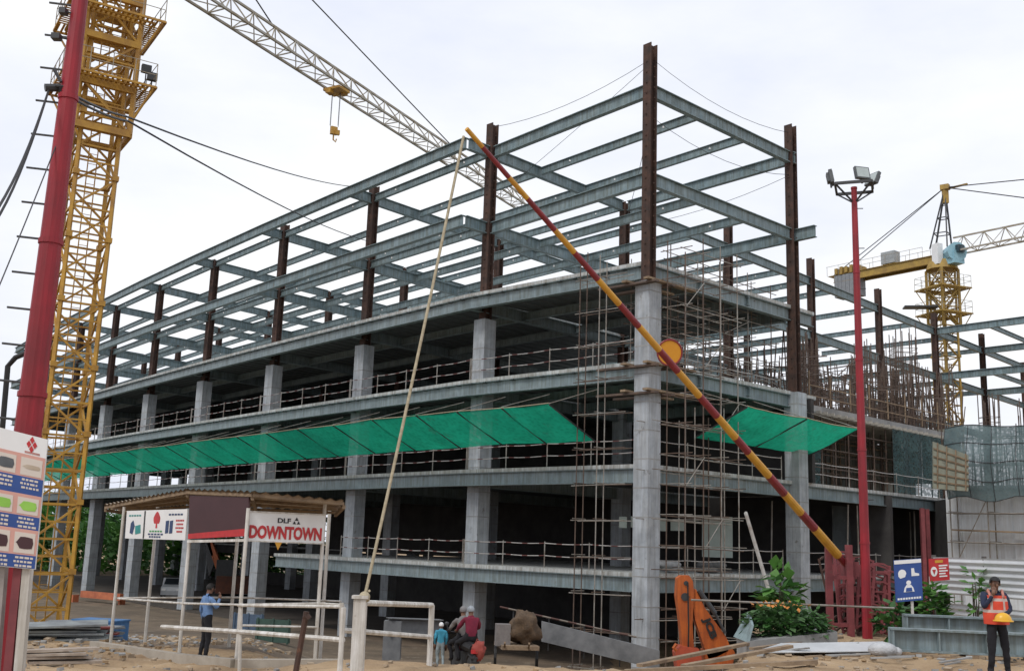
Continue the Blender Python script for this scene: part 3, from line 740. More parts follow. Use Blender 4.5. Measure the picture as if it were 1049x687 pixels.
# near crane, left edge
c1 = (at(42, 600, 48)+at(96, 200, 48))/2; c1 = V((at(42, 615, 48).x*.5+at(100, 150, 48).x*.5, 48, 0)); rz1 = R(33)
cr1 = thing('tower_crane', V((c1.x, c1.y, ground(c1.x, 48))), 'tall yellow lattice tower crane at the left with its boom reaching over the roof', 'tower crane', 'tower cranes')
zc = lambda py: at(100, py, 48).z
mast(cr1, c1, 1.75, rz1, .6, zc(-44), 3.0, yel, .16, .09, 1.25)
mm = MB(); lattice(mm, square(c1, 2.45, rz1, zc(140)), square(c1, 2.45, rz1, zc(-40)), 2.4, .2, .10); mm.build('climbing_frame', yel, cr1)
for py in (140, 96, 50, 8): mm = MB(); sq = square(c1, 2.5, rz1, zc(py)); [mm.bar(sq[k], sq[(k+1) % 4], .2, .32) for k in range(4)]; mm.build('frame_collar', yel, cr1)
platform(cr1, c1, rz1, 1.25, 2.05, zc(92), yel); platform(cr1, c1, rz1, 1.25, 2.15, zc(26), yel)
for k, (px, py) in enumerate(((150, 71), (156, 79))):
    p = at(px, py, 48); MB().box(p, (.45, .25, .38), R(30)).rod(p, V((p.x, p.y, zc(94))), .03).build('floodlight', dark, cr1)
ztop = zc(-44); jd = V((math.sin(R(27.8)), math.cos(R(27.8)), 0)); ja = V((c1.x, c1.y, at(113, -54, 48).z))
MB().box((c1.x, c1.y, (ztop+ja.z)/2), (2.3, 2.3, max(.8, ja.z-ztop)), R(30)).build('slewing_unit', yel, cr1)
mm = MB(); apex = ja+V((0, 0, 7.5))
for p in square(c1, 1.5, R(30), ja.z): mm.bar(p, apex, .16, .16)
mm.build('apex', yel, cr1)
mm = MB(); jib(mm, ja+jd*1.2, jd, 44, 1.3, 1.35, 1.9, .13, .06, .8); mm.build('boom', jibm, cr1)
mm = MB(); jib(mm, ja-jd*1.2, -jd, 13, 1.3, .9, 1.9, .14, .07); mm.build('counter_boom', yel, cr1)
MB().box(ja-jd*12.2+V((0, 0, -.9)), (2.2, 1.2, 2.2), R(60)).build('counterweight', concd, cr1)
MB().box(ja+V((1.9, -.6, -.4)), (1.5, 1.5, 2.0), R(30)).build('cab', whites, cr1)
mm = MB()
for t in (11.5, 32): mm.rod(apex, ja+jd*t+V((0, 0, 1.3)), .045, 5)
mm.rod(apex, ja-jd*12+V((0, 0, .9)), .045, 5); mm.build('pendant_cables', dark, cr1)
tp = min((ja+jd*(k*.1) for k in range(60, 300)), key=lambda q_: abs(proj(q_)[0]-345))
trl = MB().box(tp+V((0, 0, -.2)), (1.1, 1.3, .16), R(60)).box(tp+V((.4, .3, -.1)), (.4, .4, .5), R(60)).box(tp+V((-.4, -.3, -.35)), (.3, .4, .3), R(60)).tube([tp+V((-.4, 0, -.3)), tp+V((-.4, .1, -.3))], .2, 10).build('trolley', yel, cr1)
hk = V((tp.x, tp.y, tp.z-2.9))
mm = MB()
for dx in (-.25, .25):
    for dy in (-.1, .1): mm.rod(tp+V((dx, dy, -.3)), hk+V((dx, dy, .3)), .015, 4)
mm.build('hoist_ropes', dark, trl)
MB().box(hk, (.42, .25, .5), R(30)).box(hk+V((.22, 0, -.12)), (.3, .2, .3), R(30)).tube([hk+V((0, 0, -.3)), hk+V((0, 0, -.6)), hk+V((.16, 0, -.75)), hk+V((.2, 0, -.55))], .05, 6).build('hook_block', yel, trl)
# far crane, right
D2 = 98; c2 = V((at(966, 300, D2).x, D2, 0)); rz2 = R(20)
cr2 = thing('tower_crane', V((c2.x, c2.y, 0)), 'distant yellow tower crane at the right with a pale blue cab and short counter boom', 'tower crane', 'tower cranes')
zd = lambda py: at(966, py, D2).z
mast(cr2, c2, 1.6, rz2, 0, zd(277), 3.0, yel2, .17, .09)
mm = MB(); lattice(mm, square(c2, 2.0, rz2, zd(335)), square(c2, 2.0, rz2, zd(277)), 2.2, .22, .11); mm.build('climbing_frame', yel2, cr2)
for py in (322, 296): platform(cr2, c2, rz2, 1.05, 1.8, zd(py), yel2)
MB().box(V((c2.x-2.6, c2.y-1, zd(318))), (3.0, 1.2, .14), R(-10)).build('side_platform', dark, cr2)
MB().tube([V((c2.x, c2.y, zd(277))), V((c2.x, c2.y, zd(268)))], [1.5, 1.2], 12).build('slewing_ring', yel2, cr2)
zj = zd(262)
j2 = V((math.sin(R(-38)), math.cos(R(-38)), 0)); a2 = V((c2.x, c2.y, zj))
mm = MB()
for s_ in (-.6, .6): mm.ibeam(a2+V((-j2.y, j2.x, 0))*s_, a2+j2*11.6+V((-j2.y, j2.x, 0))*s_, .8, .3)
mm.box(a2+j2*6.3+V((0, 0, .02)), (1.3, 12, .04), math.atan2(j2.y, j2.x)-math.pi/2)
cb = mm.build('counter_boom', yel2, cr2)
mm = MB()
for s_ in (-.75, .75):
    o_ = V((-j2.y, j2.x, 0))*s_
    for k in range(9): mm.rod(a2+o_+j2*(1.5+k*1.35), a2+o_+j2*(1.5+k*1.35)+V((0, 0, 1.0)), .022, 4)
    mm.rod(a2+o_+j2*1.5+V((0, 0, 1)), a2+o_+j2*12.4+V((0, 0, 1)), .022, 4)
mm.build('handrail', jibm, cb)
for k in range(6):
    p = a2+j2*(9.0+k*.45)+V((0, 0, -1.25)); MB().box(p, (1.5, .42, 2.3), math.atan2(j2.y, j2.x)-math.pi/2).build('counterweight', mat('counterweight_grey', (.26, .27, .28), .8), cr2)
mm = MB(); [mm.box(a2+j2*(8.8+k*.6)+V((0, 0, .35)), (1.7, .3, .6+.2*(k % 2)), math.atan2(j2.y, j2.x)-math.pi/2) for k in range(5)]; mm.build('winch', yel2, cr2)
MB().box(a2+j2*5.4+V((0, 0, .8)), (1.0, 1.5, 1.2), math.atan2(j2.y, j2.x)-math.pi/2).build('control_cabinet', mat('cabinet_grey', (.36, .38, .38), .6), cr2)
cabp = a2+V((.6, -1.3, -.1)); cabm = mat('cab_pale_blue', (.28, .48, .55), .4, (.22, .40, .47), 2)
k_ = MB().tube([cabp+V((0, .9, 0)), cabp+V((.1, -.7, 0))], [.8, .95], 10).box(cabp+V((0, 0, -.5)), (1.2, 1.5, 1.2), R(20)).build('cab', cabm, cr2)
MB().box(cabp+V((.3, -.75, .25)), (.7, .5, .7), R(20)).build('window', mat('tinted_glass', (.03, .05, .06), .1, (.03, .05, .06)), k_)
MB().box(a2+V((-.7, -.8, -.1)), (.6, .8, 2.0), R(20)).build('machine_housing', whites, cr2)
ap2 = at(968, 192, D2-.4); mm = MB()
for p in square(c2, 1.6, R(-38), zj+.6): mm.bar(p, ap2+V((0, 0, 0)), .13, .13)
for t in (.25, .5, .72):
    sq = [p.lerp(ap2, t) for p in square(c2, 1.6, R(-38), zj+.6)]
    for k in range(4): mm.bar(sq[k], sq[(k+1) % 4], .08, .08)
mm.build('apex', dark, cr2); MB().box(ap2, (.8, .6, .5), R(-38)).box(ap2+V((.9, -.9, -.15)), (1.8, .2, .15), R(-50)).bar(ap2+V((0, 0, -.3)), ap2+V((0, 0, -1.6)), .5, .4).build('apex_head', yel2, cr2)
mm = MB(); jib(mm, a2-j2*1.3, -j2, 42, 1.4, 1.5, 2.0, .14, .06, .8); mm.build('boom', jibm, cr2)
mm = MB()
for t in (14, 34): mm.rod(ap2, a2-j2*t+V((0, 0, 1.6)), .05, 4)
for s_ in (-.5, .5): mm.rod(ap2, a2+j2*11.8+V((-j2.y, j2.x, 0))*s_, .05, 4)
mm.build('pendant_cables', dark, cr2)
MB().box(a2-j2*13+V((0, 0, -.3)), (1.3, 1.3, .5), R(-38)).build('trolley', dark, cr2)

# ---------------------------------------------------------------- floodlight masts
def floodmast(px_base, d, px_low, py_low, z1, r0, r1, label, heads, rung, nr, side, lev):
    p = at(px_low, py_low, d); p = V((p.x, p.y, ground(p.x, p.y)))
    root = thing('floodlight_mast', p, label, 'light mast', 'floodlight masts')
    n = 5
    for k in range(n):                                          # flanged tube lengths
        a, b = k/n, (k+1)/n
        q0_, q1_ = p.lerp(V((p.x, p.y, z1)), a), p.lerp(V((p.x, p.y, z1)), b)
        MB().tube([q0_, q1_], [r0+(r1-r0)*a, r0+(r1-r0)*b], 14).tube([q1_-V((0, 0, .03)), q1_+V((0, 0, .03))], (r0+(r1-r0)*b)*1.12, 14).build('tube', redp, root, smooth=False)
    q_ = V((side[0], side[1], 0)).normalized()
    for k in range(nr):
        z = lev+k*(z1-.6-lev)/max(1, nr-1); t = (z-p.z)/(z1-p.z); r = r0+(r1-r0)*t
        MB().rod(V((p.x, p.y, z))+q_*(r*.8), V((p.x, p.y, z+.02))+q_*(r+rung), .014, 5).build('rung', dark, root)
    if heads:
        top = V((p.x, p.y, z1)); mm = MB(); cs = []
        for k in range(4):
            a = R(25+90*k); cs.append(top+V((math.cos(a)*.70, math.sin(a)*.70, .02)))
        for k in range(4): mm.bar(cs[k], cs[(k+1) % 4], .06, .08)
        for k in range(4): mm.bar(top+V((0, 0, -.45)), cs[k], .04, .04)
        mm.build('head_frame', dark, root)
        for k, (dx, dy, az, til) in enumerate(heads):
            c = top+V((dx, dy, .33)); mt = M.Rotation(R(az), 3, 'Z') @ M.Rotation(R(til), 3, 'X')
            o = MB().box(c, (.44, .10, .38), mt=mt).box(c+mt @ V((0, .08, 0)), (.3, .08, .26), mt=mt).rod(c+V((0, 0, -.3)), c, .03).build('floodlight', mat('lamp_housing', (.10, .11, .115), .5), root)
            MB().box(c+mt @ V((0, -.055, 0)), (.37, .012, .31), mt=mt).build('lens', mat('lamp_glass', (.42, .47, .46), .2, (.36, .41, .40)), o)
    return root, p
m2, m2p = floodmast(0, 29, 886, 560, at(878, 193, 29).z, .135, .08, 'slim red floodlight mast with square head frame right of the building corner', ((-.62, .1, 75, -10), (.12, -.35, 12, -14), (.58, .1, -65, -25)), .18, 8, (1, .2), 7)
m1, m1p = floodmast(0, 12, 53, 240, at(80, -40, 12).z,   .180, .085, 'thick red pole at the left edge with cables tied to it', (), .27, 13, (-1, -.05), at(30, 430, 12).z)
# fittings on the near mast
for px, py, sx in ((60, 38, .10), (67, 12, .08)):
    p = at(px-2, py, 11.9); MB().box(p, (sx, .1, .07), 0).rod(p, p+V((.14, .06, 0)), .012).build('camera_head', dark, m1)
mm = MB(); p = at(58, 80, 11.9); mm.rod(p+V((-.05, 0, .12)), p+V((.06, 0, -.05)), .02); mm.rod(p+V((0, 0, -.1)), p+V((.12, .02, -.1)), .015); mm.rod(at(46, 90, 11.9), at(64, 90, 12.0), .05, 8); mm.build('cable_bracket', dark, m1)
def cable(name, pts, r, m, label, group=None, par=None, n=10):
    P = []
    for k in range(len(pts)-1):
        a, b, sg = pts[k][0], pts[k+1][0], pts[k][1]
        for q in range(n):
            t = q/n; s_ = a.lerp(b, t); s_.z -= sg*4*t*(1-t); P.append(s_)
    P.append(pts[-1][0])
    return tag(MB().tube(P, r, 5, cap=True).build(name, m, base=P[0]), label, 'cable', group)
A_ = at(62, 90, 11.9)
e1 = v3(C[2]-vd(2)*CC, ZL[6]); e2 = v3(nd(2, 0)-vd(2)*.3, ZL[5]+1.2)
cable('overhead_cable', [(A_, .05), (at(128, 119, 20), .25), (e1+V((0, 0, .02)), 0)], .022, black, 'upper of the two black cables strung from the red pole to the roof frame', 'black overhead cables')
cable('overhead_cable', [(A_+V((0, 0, -.04)), .06), (at(131, 124, 20), .3), (e2, 0)], .022, black, 'lower of the two black cables strung from the red pole to the roof frame', 'black overhead cables')
B_ = at(50, 92, 11.9)
for k, (px, py, d, sg, lab) in enumerate(((-14, 240, 9, .25, 'outermost loose black cable hanging left from the red pole'), (-8, 222, 8.5, .18, 'inner loose black cable hanging left from the red pole'))):
    cable('hanging_cable', [(B_, sg), (at(px, py, d), 0)], .013, black, lab, 'hanging cables')
cable('thin_wire', [(at(57, 150, 11.9), .02), (at(-6, 305, 11), 0)], .008, dark, 'thin wire running down left from beside the red pole')
# ---------------------------------------------------------------- black pipe frame and steel casing behind the left sign
pf = thing('pipe_casing', on(18, 600, 13.5), 'grey steel casing with a bent black pipe beside the red pole at the left edge', 'pipe')
p0 = on(24, 520, 13.5)
MB().tube([p0, v3(p0, at(24, 372, 13.5).z)], .11, 12).build('casing', mat('casing_grey', (.16, .15, .15), .6), pf)
MB().tube([on(-2, 560, 13.2), at(8, 375, 13.2), at(16, 366, 13.2), at(28, 361, 13.2)], .035, 8).build('bent_pipe', black, pf)

# ---------------------------------------------------------------- safety picture board, left edge
def quad_pt(c4, u, v_):                                          # c4: TL TR BR BL
    return c4[0].lerp(c4[1], u).lerp(c4[3].lerp(c4[2], u), v_)
sb = thing('safety_board', on(10, 687, 10), 'white, pink and blue safety picture board on posts at the left edge', 'sign board')
c4 = [at(-62, 422, 9.85), at(49, 450, 10), at(36, 583, 10), at(-70, 573, 9.85)]
nrm = (c4[1]-c4[0]).cross(c4[3]-c4[0]).normalized()
if nrm.y > 0: nrm = -nrm
MB().prism([p-nrm*.025 for p in c4], nrm*.025).build('panel', whites, sb)
def patch(u0, v0, u1, v1, m, nm, lift=.004, par=sb):
    return MB().prism([quad_pt(c4, u, v_)+nrm*.0005 for u, v_ in ((u0, v0), (u1, v0), (u1, v1), (u0, v1))], nrm*lift).build(nm, m, par)
pink = mat('board_pink', (.62, .33, .27), .5, (.56, .30, .25), 4); pale = mat('board_pale', (.62, .55, .48), .5, (.60, .53, .47), 4)
bgreen = mat('board_green', (.28, .55, .08), .5, (.22, .46, .06), 6); bgrey = mat('board_grey', (.10, .11, .12), .6)
for r_, (v0, v1, b1) in enumerate(((.17, .40, .54), (.54, .75, .87), (.87, 1.05, 1.2))):
    pass
rows = ((.175, .405, .515), (.515, .745, .845), (.845, .93, 1.0))
rows = ((.16, .41, .535), (.535, .745, .84), (.84, .93, .93))
rows = ((.15, .32, .45), (.45, .61, .71), (.71, .90, .995))
for r_, (v0, v1, v2) in enumerate(rows):
    patch(0.005, v0, .995, v1, pink, 'picture_band')
    patch(0.005, v1, .995, v2, blues, 'caption_band')
    for cidx in range(4):
        u0 = .04+cidx*.245
        pc = patch(u0, v0+.025, u0+.2, v1-.012, pale, 'picture', .007)
        mcol = (bgrey, rust_sheet, bgreen, bgreen, maroon, concd)[(r_*2+cidx) % 6]
        if r_ == 1: mcol = bgreen
        if r_ == 0: mcol = bgrey if cidx % 2 == 0 else rust_sheet
        if r_ == 2: mcol = maroon
        hgt = .3 if (r_ == 0 and cidx % 2) else .7
        vm, hv = (v0+v1)/2+.006, (v1-v0-.05)/2*hgt
        MB().prism([quad_pt(c4, u0+.1+.085*math.cos(R(a))*(1 if r_ else 1.0), vm+hv*math.sin(R(a)+.4*math.sin(R(3*a))))+nrm*.008 for a in range(0, 360, 30)], nrm*.003).build('pictogram', mcol, sb)
        for ln in range(3):
            h0 = v1+.014+ln*.030
            if h0+.018 < v2:
                u = u0+.01+.012*((ln+cidx) % 2)
                while u < u0+.17:
                    w_ = rnd.uniform(.015, .045); patch(u, h0, min(u+w_, u0+.195), h0+.015, pale, 'caption_line', .007); u += w_+.010
for ox in (0,):                                                 # red lozenge emblem, top right
    for du, dv in ((0, -.035), (.028, 0), (0, .035), (-.028, 0)):
        cu_, cv_ = .86+du, .07+dv
        MB().prism([quad_pt(c4, cu_+a*.022, cv_+b*.028)+nrm*.002 for a, b in ((0, -1), (1, 0), (0, 1), (-1, 0))], nrm*.004).build('emblem', redsign, sb)
patch(.80, .125, .94, .14, mat('pale_red', (.5, .25, .22)), 'emblem_line')
for px0, px1, m_ in ((-12, -22, white), (3, -6, mat('post_red_grey', (.34, .30, .28), .8)), (20, 7, redf), (29, 19, white), (-3, -14, redf)):
    a, b = at(px0, 578, 10.06), at(px1, 720, 10.06); b.z = min(b.z, ground(b.x, b.y)-.02) if b.z < ground(b.x, 10) else ground(b.x, 10)-.05
    MB().bar(a, b, .075, .075).build('post', m_, sb)

# ---------------------------------------------------------------- gate shelter
pA, pB, pC, pD = at(113.5, 655, 28.7), at(184, 664, 26.2), at(241.5, 682, 24.4), at(324, 652, 25.6)
ks = thing('gate_shelter', V((pB.x, pB.y, ground(pB.x, pB.y))), 'white tube gate shelter with corrugated roof and sign panels at left', 'shelter')
tops_ = {}
for nm_, p, tpx in (('A', pA, (133, 519)), ('B', pB, (195, 507)), ('C', pC, (252, 520)), ('D', pD, (333, 516))):
    zt = at(tpx[0], tpx[1], p.y).z; p.z = min(p.z, ground(p.x, p.y)); tops_[nm_] = V((p.x, p.y, zt))
    MB().rod(p-V((0, 0, .1)), V((p.x, p.y, zt)), .044, 8).build('post', white, ks)
back = []
for px, d in ((150, 32), (236, 31), (330, 31)):
    p = on(px, 640, d); back.append(p); MB().rod(p, V((p.x, p.y, at(px, 520, d).z+.2)), .05, 8).build('post', white, ks)
T0, T1, T2, T3 = at(107, 516.5, 29.4), at(191, 500.5, 26.0), at(258, 503, 24.2), at(352, 512, 25.0)
Rf = [T0, T1, T2, T3]; Rb = [at(131, 520.5, 32.0), at(204, 515.5, 31.0), at(263, 519, 30.0), at(344, 522, 30.0)]
rm = MB()
for k in range(3):
    a, b, c, d = Rf[k], Rf[k+1], Rb[k+1], Rb[k]; L = (b-a).length; n = max(6, int(L/.12))
    def cf(u, v_, a=a, b=b, c=c, d=d, n=n):
        p = a.lerp(b, u).lerp(d.lerp(c, u), v_); p.z += .025*math.sin(u*n*math.pi); return p
    rm.grid(cf, n*2, 4); rm.grid(lambda u, v_: cf(u, v_)+V((0, 0, -.012)), n*2, 4)
rm.build('roof', rust_sheet, ks)
for k in range(3):
    MB().bar(Rf[k]+V((0, .1, -.08)), Rf[k+1]+V((0, .1, -.08)), .06, .07).build('purlin', wood, ks)
    for t in (.3, .6, .95): MB().bar(Rf[k].lerp(Rb[k], t)+V((0, 0, -.09)), Rf[k+1].lerp(Rb[k+1], t)+V((0, 0, -.09)), .06, .07).build('purlin', wood, ks)
for k in range(4): MB().bar(Rf[k]+V((0, .12, -.15)), Rb[k]+V((0, 0, -.15)), .07, .08).build('rafter', wood, ks)
def face_panel(c4_, t, m, nm, par=ks):
    n_ = (c4_[1]-c4_[0]).cross(c4_[3]-c4_[0]).normalized()
    if n_.y > 0: n_ = -n_
    o = MB().prism(c4_, -n_*t).build(nm, m, par); return o, n_
def onp(c4_, n_, u, v_, l): return c4_[0].lerp(c4_[1], u).lerp(c4_[3].lerp(c4_[2], u), v_)+n_*l
# word sign
s4 = [at(254.5, 523.5, 24.5), at(333.5, 527, 25.5), at(331, 556.5, 25.5), at(252, 553.5, 24.5)]
s_o, sn = face_panel(s4, .04, whites, 'sign_panel')
MBb = MB()
for e0, e1_ in ((0, 1), (3, 2)): MBb.bar(s4[e0]+sn*.006, s4[e1_]+sn*.006, .03, .03)
MBb.build('sign_frame', white, s_o)
sx = (s4[2]-s4[3]).normalized(); sy = (s4[0]-s4[3]).normalized()
wd_ = (s4[2]-s4[3]).length; ht_ = (s4[0]-s4[3]).length
text_mesh('DOWNTOWN', s4[3]+sx*(wd_*.03)+sy*(ht_*.09)+sn*.006, sx, sy, ht_*.46, wd_*.94, .008, .045).build('sign_lettering', redsign, s_o)
bk = mat('sign_black', (.02, .02, .025), .5)
text_mesh('DLF', s4[3]+sx*(wd_*.38)+sy*(ht_*.66)+sn*.006, sx, sy, ht_*.17, wd_*.17, .008, .03).build('sign_lettering', bk, s_o)
e0 = s4[3]+sx*(wd_*.625)+sy*(ht_*.64)+sn*.006
for tri in (((-.05, 0), (-.005, 0), (-.027, .12)), ((.005, 0), (.05, 0), (.027, .12)), ((-.026, .135), (.026, .135), (0, .27))):
    MB().prism([e0+sx*(a*wd_)+sy*(b*ht_*.9) for a, b in tri], sn*.008).build('sign_emblem', bk, s_o)
MB().prism([s4[3]+sx*(wd_*(.36+a*.09))-sy*(b*ht_*.28)+sn*.02 for a, b in ((0, .04), (1, .04), (.5, 1))], sn*.02).build('pennant', byel, ks)
# maroon board, turned face outwards
b4 = [at(195, 507, 26.1), at(255.5, 509, 24.45), at(254, 549, 24.45), at(193.5, 552, 26.1)]
for q in (0, 1): b4[q] += V((0, -.06, 0))
for q in (2, 3): b4[q] += V((0, -.06, 0))
b_o, bnn = face_panel(b4, .04, maroon, 'maroon_board')
MB().prism([onp(b4, bnn, u, v_, .0015) for u, v_ in ((0, .88), (1, .80), (1, .99), (0, .99))], bnn*.006).build('red_strip', redsign, b_o)
MB().bar(b4[3]-V((0, 0, .05)), at(251, 553, 24.4), .05, .06).build('board_rail', white, ks)
# two picture signs on the left face
l4 = [at(130, 523, 28.4), at(192, 521, 26.15), at(189.5, 553, 26.15), at(128, 551, 28.4)]
l_o, ln_ = face_panel(l4, .03, whites, 'sign_panel')
MB().prism([onp(l4, ln_, u, v_, .001) for u, v_ in ((.315, .02), (.335, .02), (.335, .98), (.315, .98))], ln_*.01).build('sign_divider', dark, l_o)
teal = mat('sign_teal', (.03, .30, .28), .5); navy = mat('sign_navy', (.02, .05, .14), .5); sgreen = mat('sign_green', (.05, .30, .08), .5)
def lp_(pts, m, nm): MB().prism([onp(l4, ln_, u, v_, .002) for u, v_ in pts], ln_*.006).build(nm, m, l_o)
lp_([(.53+.055*math.cos(R(a)), .30+.2*math.sin(R(a))*(1+.25*math.sin(R(a*3)))) for a in range(0, 360, 24)], redsign, 'pictogram')
lp_([(.52, .45), (.54, .45), (.545, .62), (.515, .62)], redsign, 'pictogram')
for u in (.68, .745): lp_([(u, .38), (u+.05, .36), (u+.05, .78), (u, .80)], navy, 'pictogram')
for k, (u0, u1, v_, m) in enumerate(((.42, .64, .70, sgreen), (.40, .66, .80, navy), (.42, .62, .89, navy), (.84, .97, .34, redsign), (.85, .96, .46, redsign), (.84, .97, .58, redsign), (.86, .95, .70, redsign), (.05, .27, .15, teal), (.72, .95, .14, navy))):
    n = 5
    for q in range(n):                                           # broken strokes: writing too small to read
        a = u0+(u1-u0)*q/n; lp_([(a, v_), (a+(u1-u0)/n*.72, v_), (a+(u1-u0)/n*.72, v_+.055), (a, v_+.055)], m, 'caption_line')
lp_([(.09, .45), (.13, .35), (.16, .55), (.13, .85), (.08, .80)], navy, 'pictogram'); lp_([(.17, .55), (.26, .5), (.27, .8), (.18, .85)], teal, 'pictogram')
# shelter rails
def pipe(root, pts, r=.026, m=white, nm='rail'): return MB().tube(pts, r, 7).build(nm, m, root)
def at_on(px, py, p): return at(px, py, p)
pipe(ks, [at(120.5, 612.5, 28.7), at(187, 617.5, 26.2), at(244, 619, 24.4)])
pipe(ks, [at(244, 619, 24.4), at(327, 617.5, 25.6), at(352, 619, 25.2)]); pipe(ks, [at(120, 612, 28.75), at(243, 611.5, 30), at(350, 615.5, 30.5)])
pipe(ks, [at(245, 640, 24.4), at(326, 642, 25.6)], .026)
# concrete plinth
kz = mat('plinth_concrete', (.42, .38, .32), .95, (.30, .26, .21), 1.5, bump=.3)
pl = [on(96, 658, 28.6), on(184, 672, 25.6), on(240, 686, 24.0), on(352, 676, 24.6), on(352, 650, 31.5), on(120, 640, 32.5)]
zp = sum(p.z for p in pl)/6
pk = MB()
for k in range(3):
    a, b = pl[k], pl[k+1]; m_a, m_b = V((a.x, a.y, a.z-.1)), V((b.x, b.y, b.z-.1))
    pk.bar(a+V((0, 0, .04)), b+V((0, 0, .04)), .22, .30)
pk.build('plinth_kerb', kz, ks)

# white pipe barrier and rope post
wb = thing('pipe_barrier', on(400, 687, 19), 'white pipe barrier with square corner right of the gate shelter', 'barrier')
rp = at(368, 650, 17.6); rpz = ground(rp.x, rp.y)
E1 = at(442.5, 619.5, 21.3); eg = V((E1.x, E1.y, ground(E1.x, E1.y)-.1))
MB().rod(eg, E1, .055, 8).build('post', white, wb)
pipe(wb, [at(372, 617, 18.4), E1], .05); pipe(wb, [at(351, 645, 18.4), at(441, 652, 21.25)], .045)
E0 = at(352, 622, 18.4); MB().rod(V((E0.x, E0.y, ground(E0.x, E0.y)-.1)), E0, .045, 8).build('post', white, wb)
for k in (0.33,): pass
post_o = MB().bar(V((rp.x, rp.y, rpz-.2)), at(369.5, 613, 17.6), .20, .20).box(at(369.7, 611, 17.6), (.26, .26, .05)).build('rope_post', white, base=V((rp.x, rp.y, rpz)))
tag(post_o, 'thick white square post where the beige rope is tied', 'post')
lb = thing('low_barrier', on(260, 680, 23), 'low white pipe barrier crossing in front of the gate shelter', 'barrier')
pipe(lb, [at(166, 641.5, 25.4), at(245, 646.5, 23.2), at(352, 655, 21.5)], .05); pipe(lb, [at(244, 619.5, 23.2), at(352, 621, 21.5)], .035)
for px, d in ((246, 23.2), (349, 21.5)):
    p = on(px, 680, d); MB().rod(p-V((0, 0, .1)), at(px+1, 617, d), .04, 8).build('post', white, lb)
ru = MB().rod(on(301, 690, 18.5)-V((0, 0, .1)), at(314, 626, 18.5), .05, 7).rod(at(313, 630, 18.5), at(316, 634, 18.5), .07, 6).build('rusty_stake', rusty, base=on(301, 690, 18.5))
tag(ru, 'rusty steel stake leaning in the earth in front of the low white barrier', 'stake')

# ---------------------------------------------------------------- striped boom barrier
pv = at(858, 568, 29.6); pq = at(371, 612, 17.6)
hd = V((pq.x-pv.x, pq.y-pv.y, 0)); Lh = hd.length; hd.normalize()
best = None
for k in range(400):
    s_ = Lh*k/400*1.1; x, y = pv.x+hd.x*s_, pv.y+hd.y*s_
    q = at(478, 132, y); e = abs(q.x-x)
    if best is None or e < best[0]: best = (e, q)
tip = best[1]
bb = thing('boom_barrier', on(862, 650, 29.6), 'long raised barrier boom striped red and yellow, pivoting on a red stand', 'barrier')
STX = [478, 494, 521, 540, 568, 588, 612, 634, 654, 675, 694, 716, 734, 753, 766, 787, 803, 820, 834, 858]
STR = [min((q/2000 for q in range(2001)), key=lambda t: abs(proj(tip.lerp(pv, t))[0]-x_)) for x_ in STX]
STR[0], STR[-1] = 0, 1
for k in range(len(STR)-1):
    a, b = tip.lerp(pv, STR[k]), tip.lerp(pv, STR[k+1]); r0, r1 = .045+.08*STR[k], .045+.08*STR[k+1]
    MB().tube([a, b], [r0, r1], 12).build('stripe', byel if k % 2 == 0 else bred, bb)
dc = at(686, 361, (tip.lerp(pv, .55)).y-.25); dm = M.Rotation(R(10), 3, 'Z') @ M.Rotation(R(12), 3, 'X')
mm = MB(); mm.prism([dc+dm @ V((.30*math.cos(R(a)), 0, .30*math.sin(R(a)))) for a in range(0, 360, 15)], dm @ V((0, .03, 0)))
dsk = mm.build('disc_sign', mat('disc_orange', (.66, .30, .02), .45, (.60, .26, .02), 3), bb)
MB().tube([dc+dm @ V((.30*math.cos(R(a)), 0, .30*math.sin(R(a)))) for a in range(0, 361, 15)], .022, 6).build('disc_rim', bred, dsk)
for dx in (-.22, .34):
    for lean in (0,):
        p = on(857+dx*20, 650, 29.7); p.x = pv.x+dx; p.y = pv.y+.1; p.z = ground(p.x, p.y)
        MB().bar(p-V((0, 0, .1)), V((p.x, p.y, pv.z+.28)), .17, .14).build('stand_post', redf, bb)
for z in (.25, 1.5): MB().bar(V((pv.x-.22, pv.y+.1, ground(pv.x, pv.y)+z)), V((pv.x+.34, pv.y+.1, ground(pv.x, pv.y)+z)), .1, .1).build('stand_brace', redf, bb)
MB().tube([pv, pv+(pv-tip).normalized()*.8], .09, 8).build('boom_tail', bred, bb)
MB().box(pv+(pv-tip).normalized()*.8, (.4, .4, .4)).build('counterweight', redf, bb)
def rope_pts(a, b, sag, n=16):
    out = []
    for k in range(n+1):
        t = k/n; p = a.lerp(b, t); p.z -= sag*4*t*(1-t); out.append(p)
    return out
tie = at(373.5, 611, 17.6)
rp_o = MB().tube(rope_pts(tip+V((-.05, 0, -.15)), tie, .15), .026, 6).ball(tie, .09).tube([tie+V((.07*math.cos(a*.9), .07*math.sin(a*.9), -.02*a+.1)) for a in range(12)], .022, 5).build('boom_rope', ropem, base=tie)
tag(rp_o, 'beige rope running from the boom tip down to the white post', 'rope')
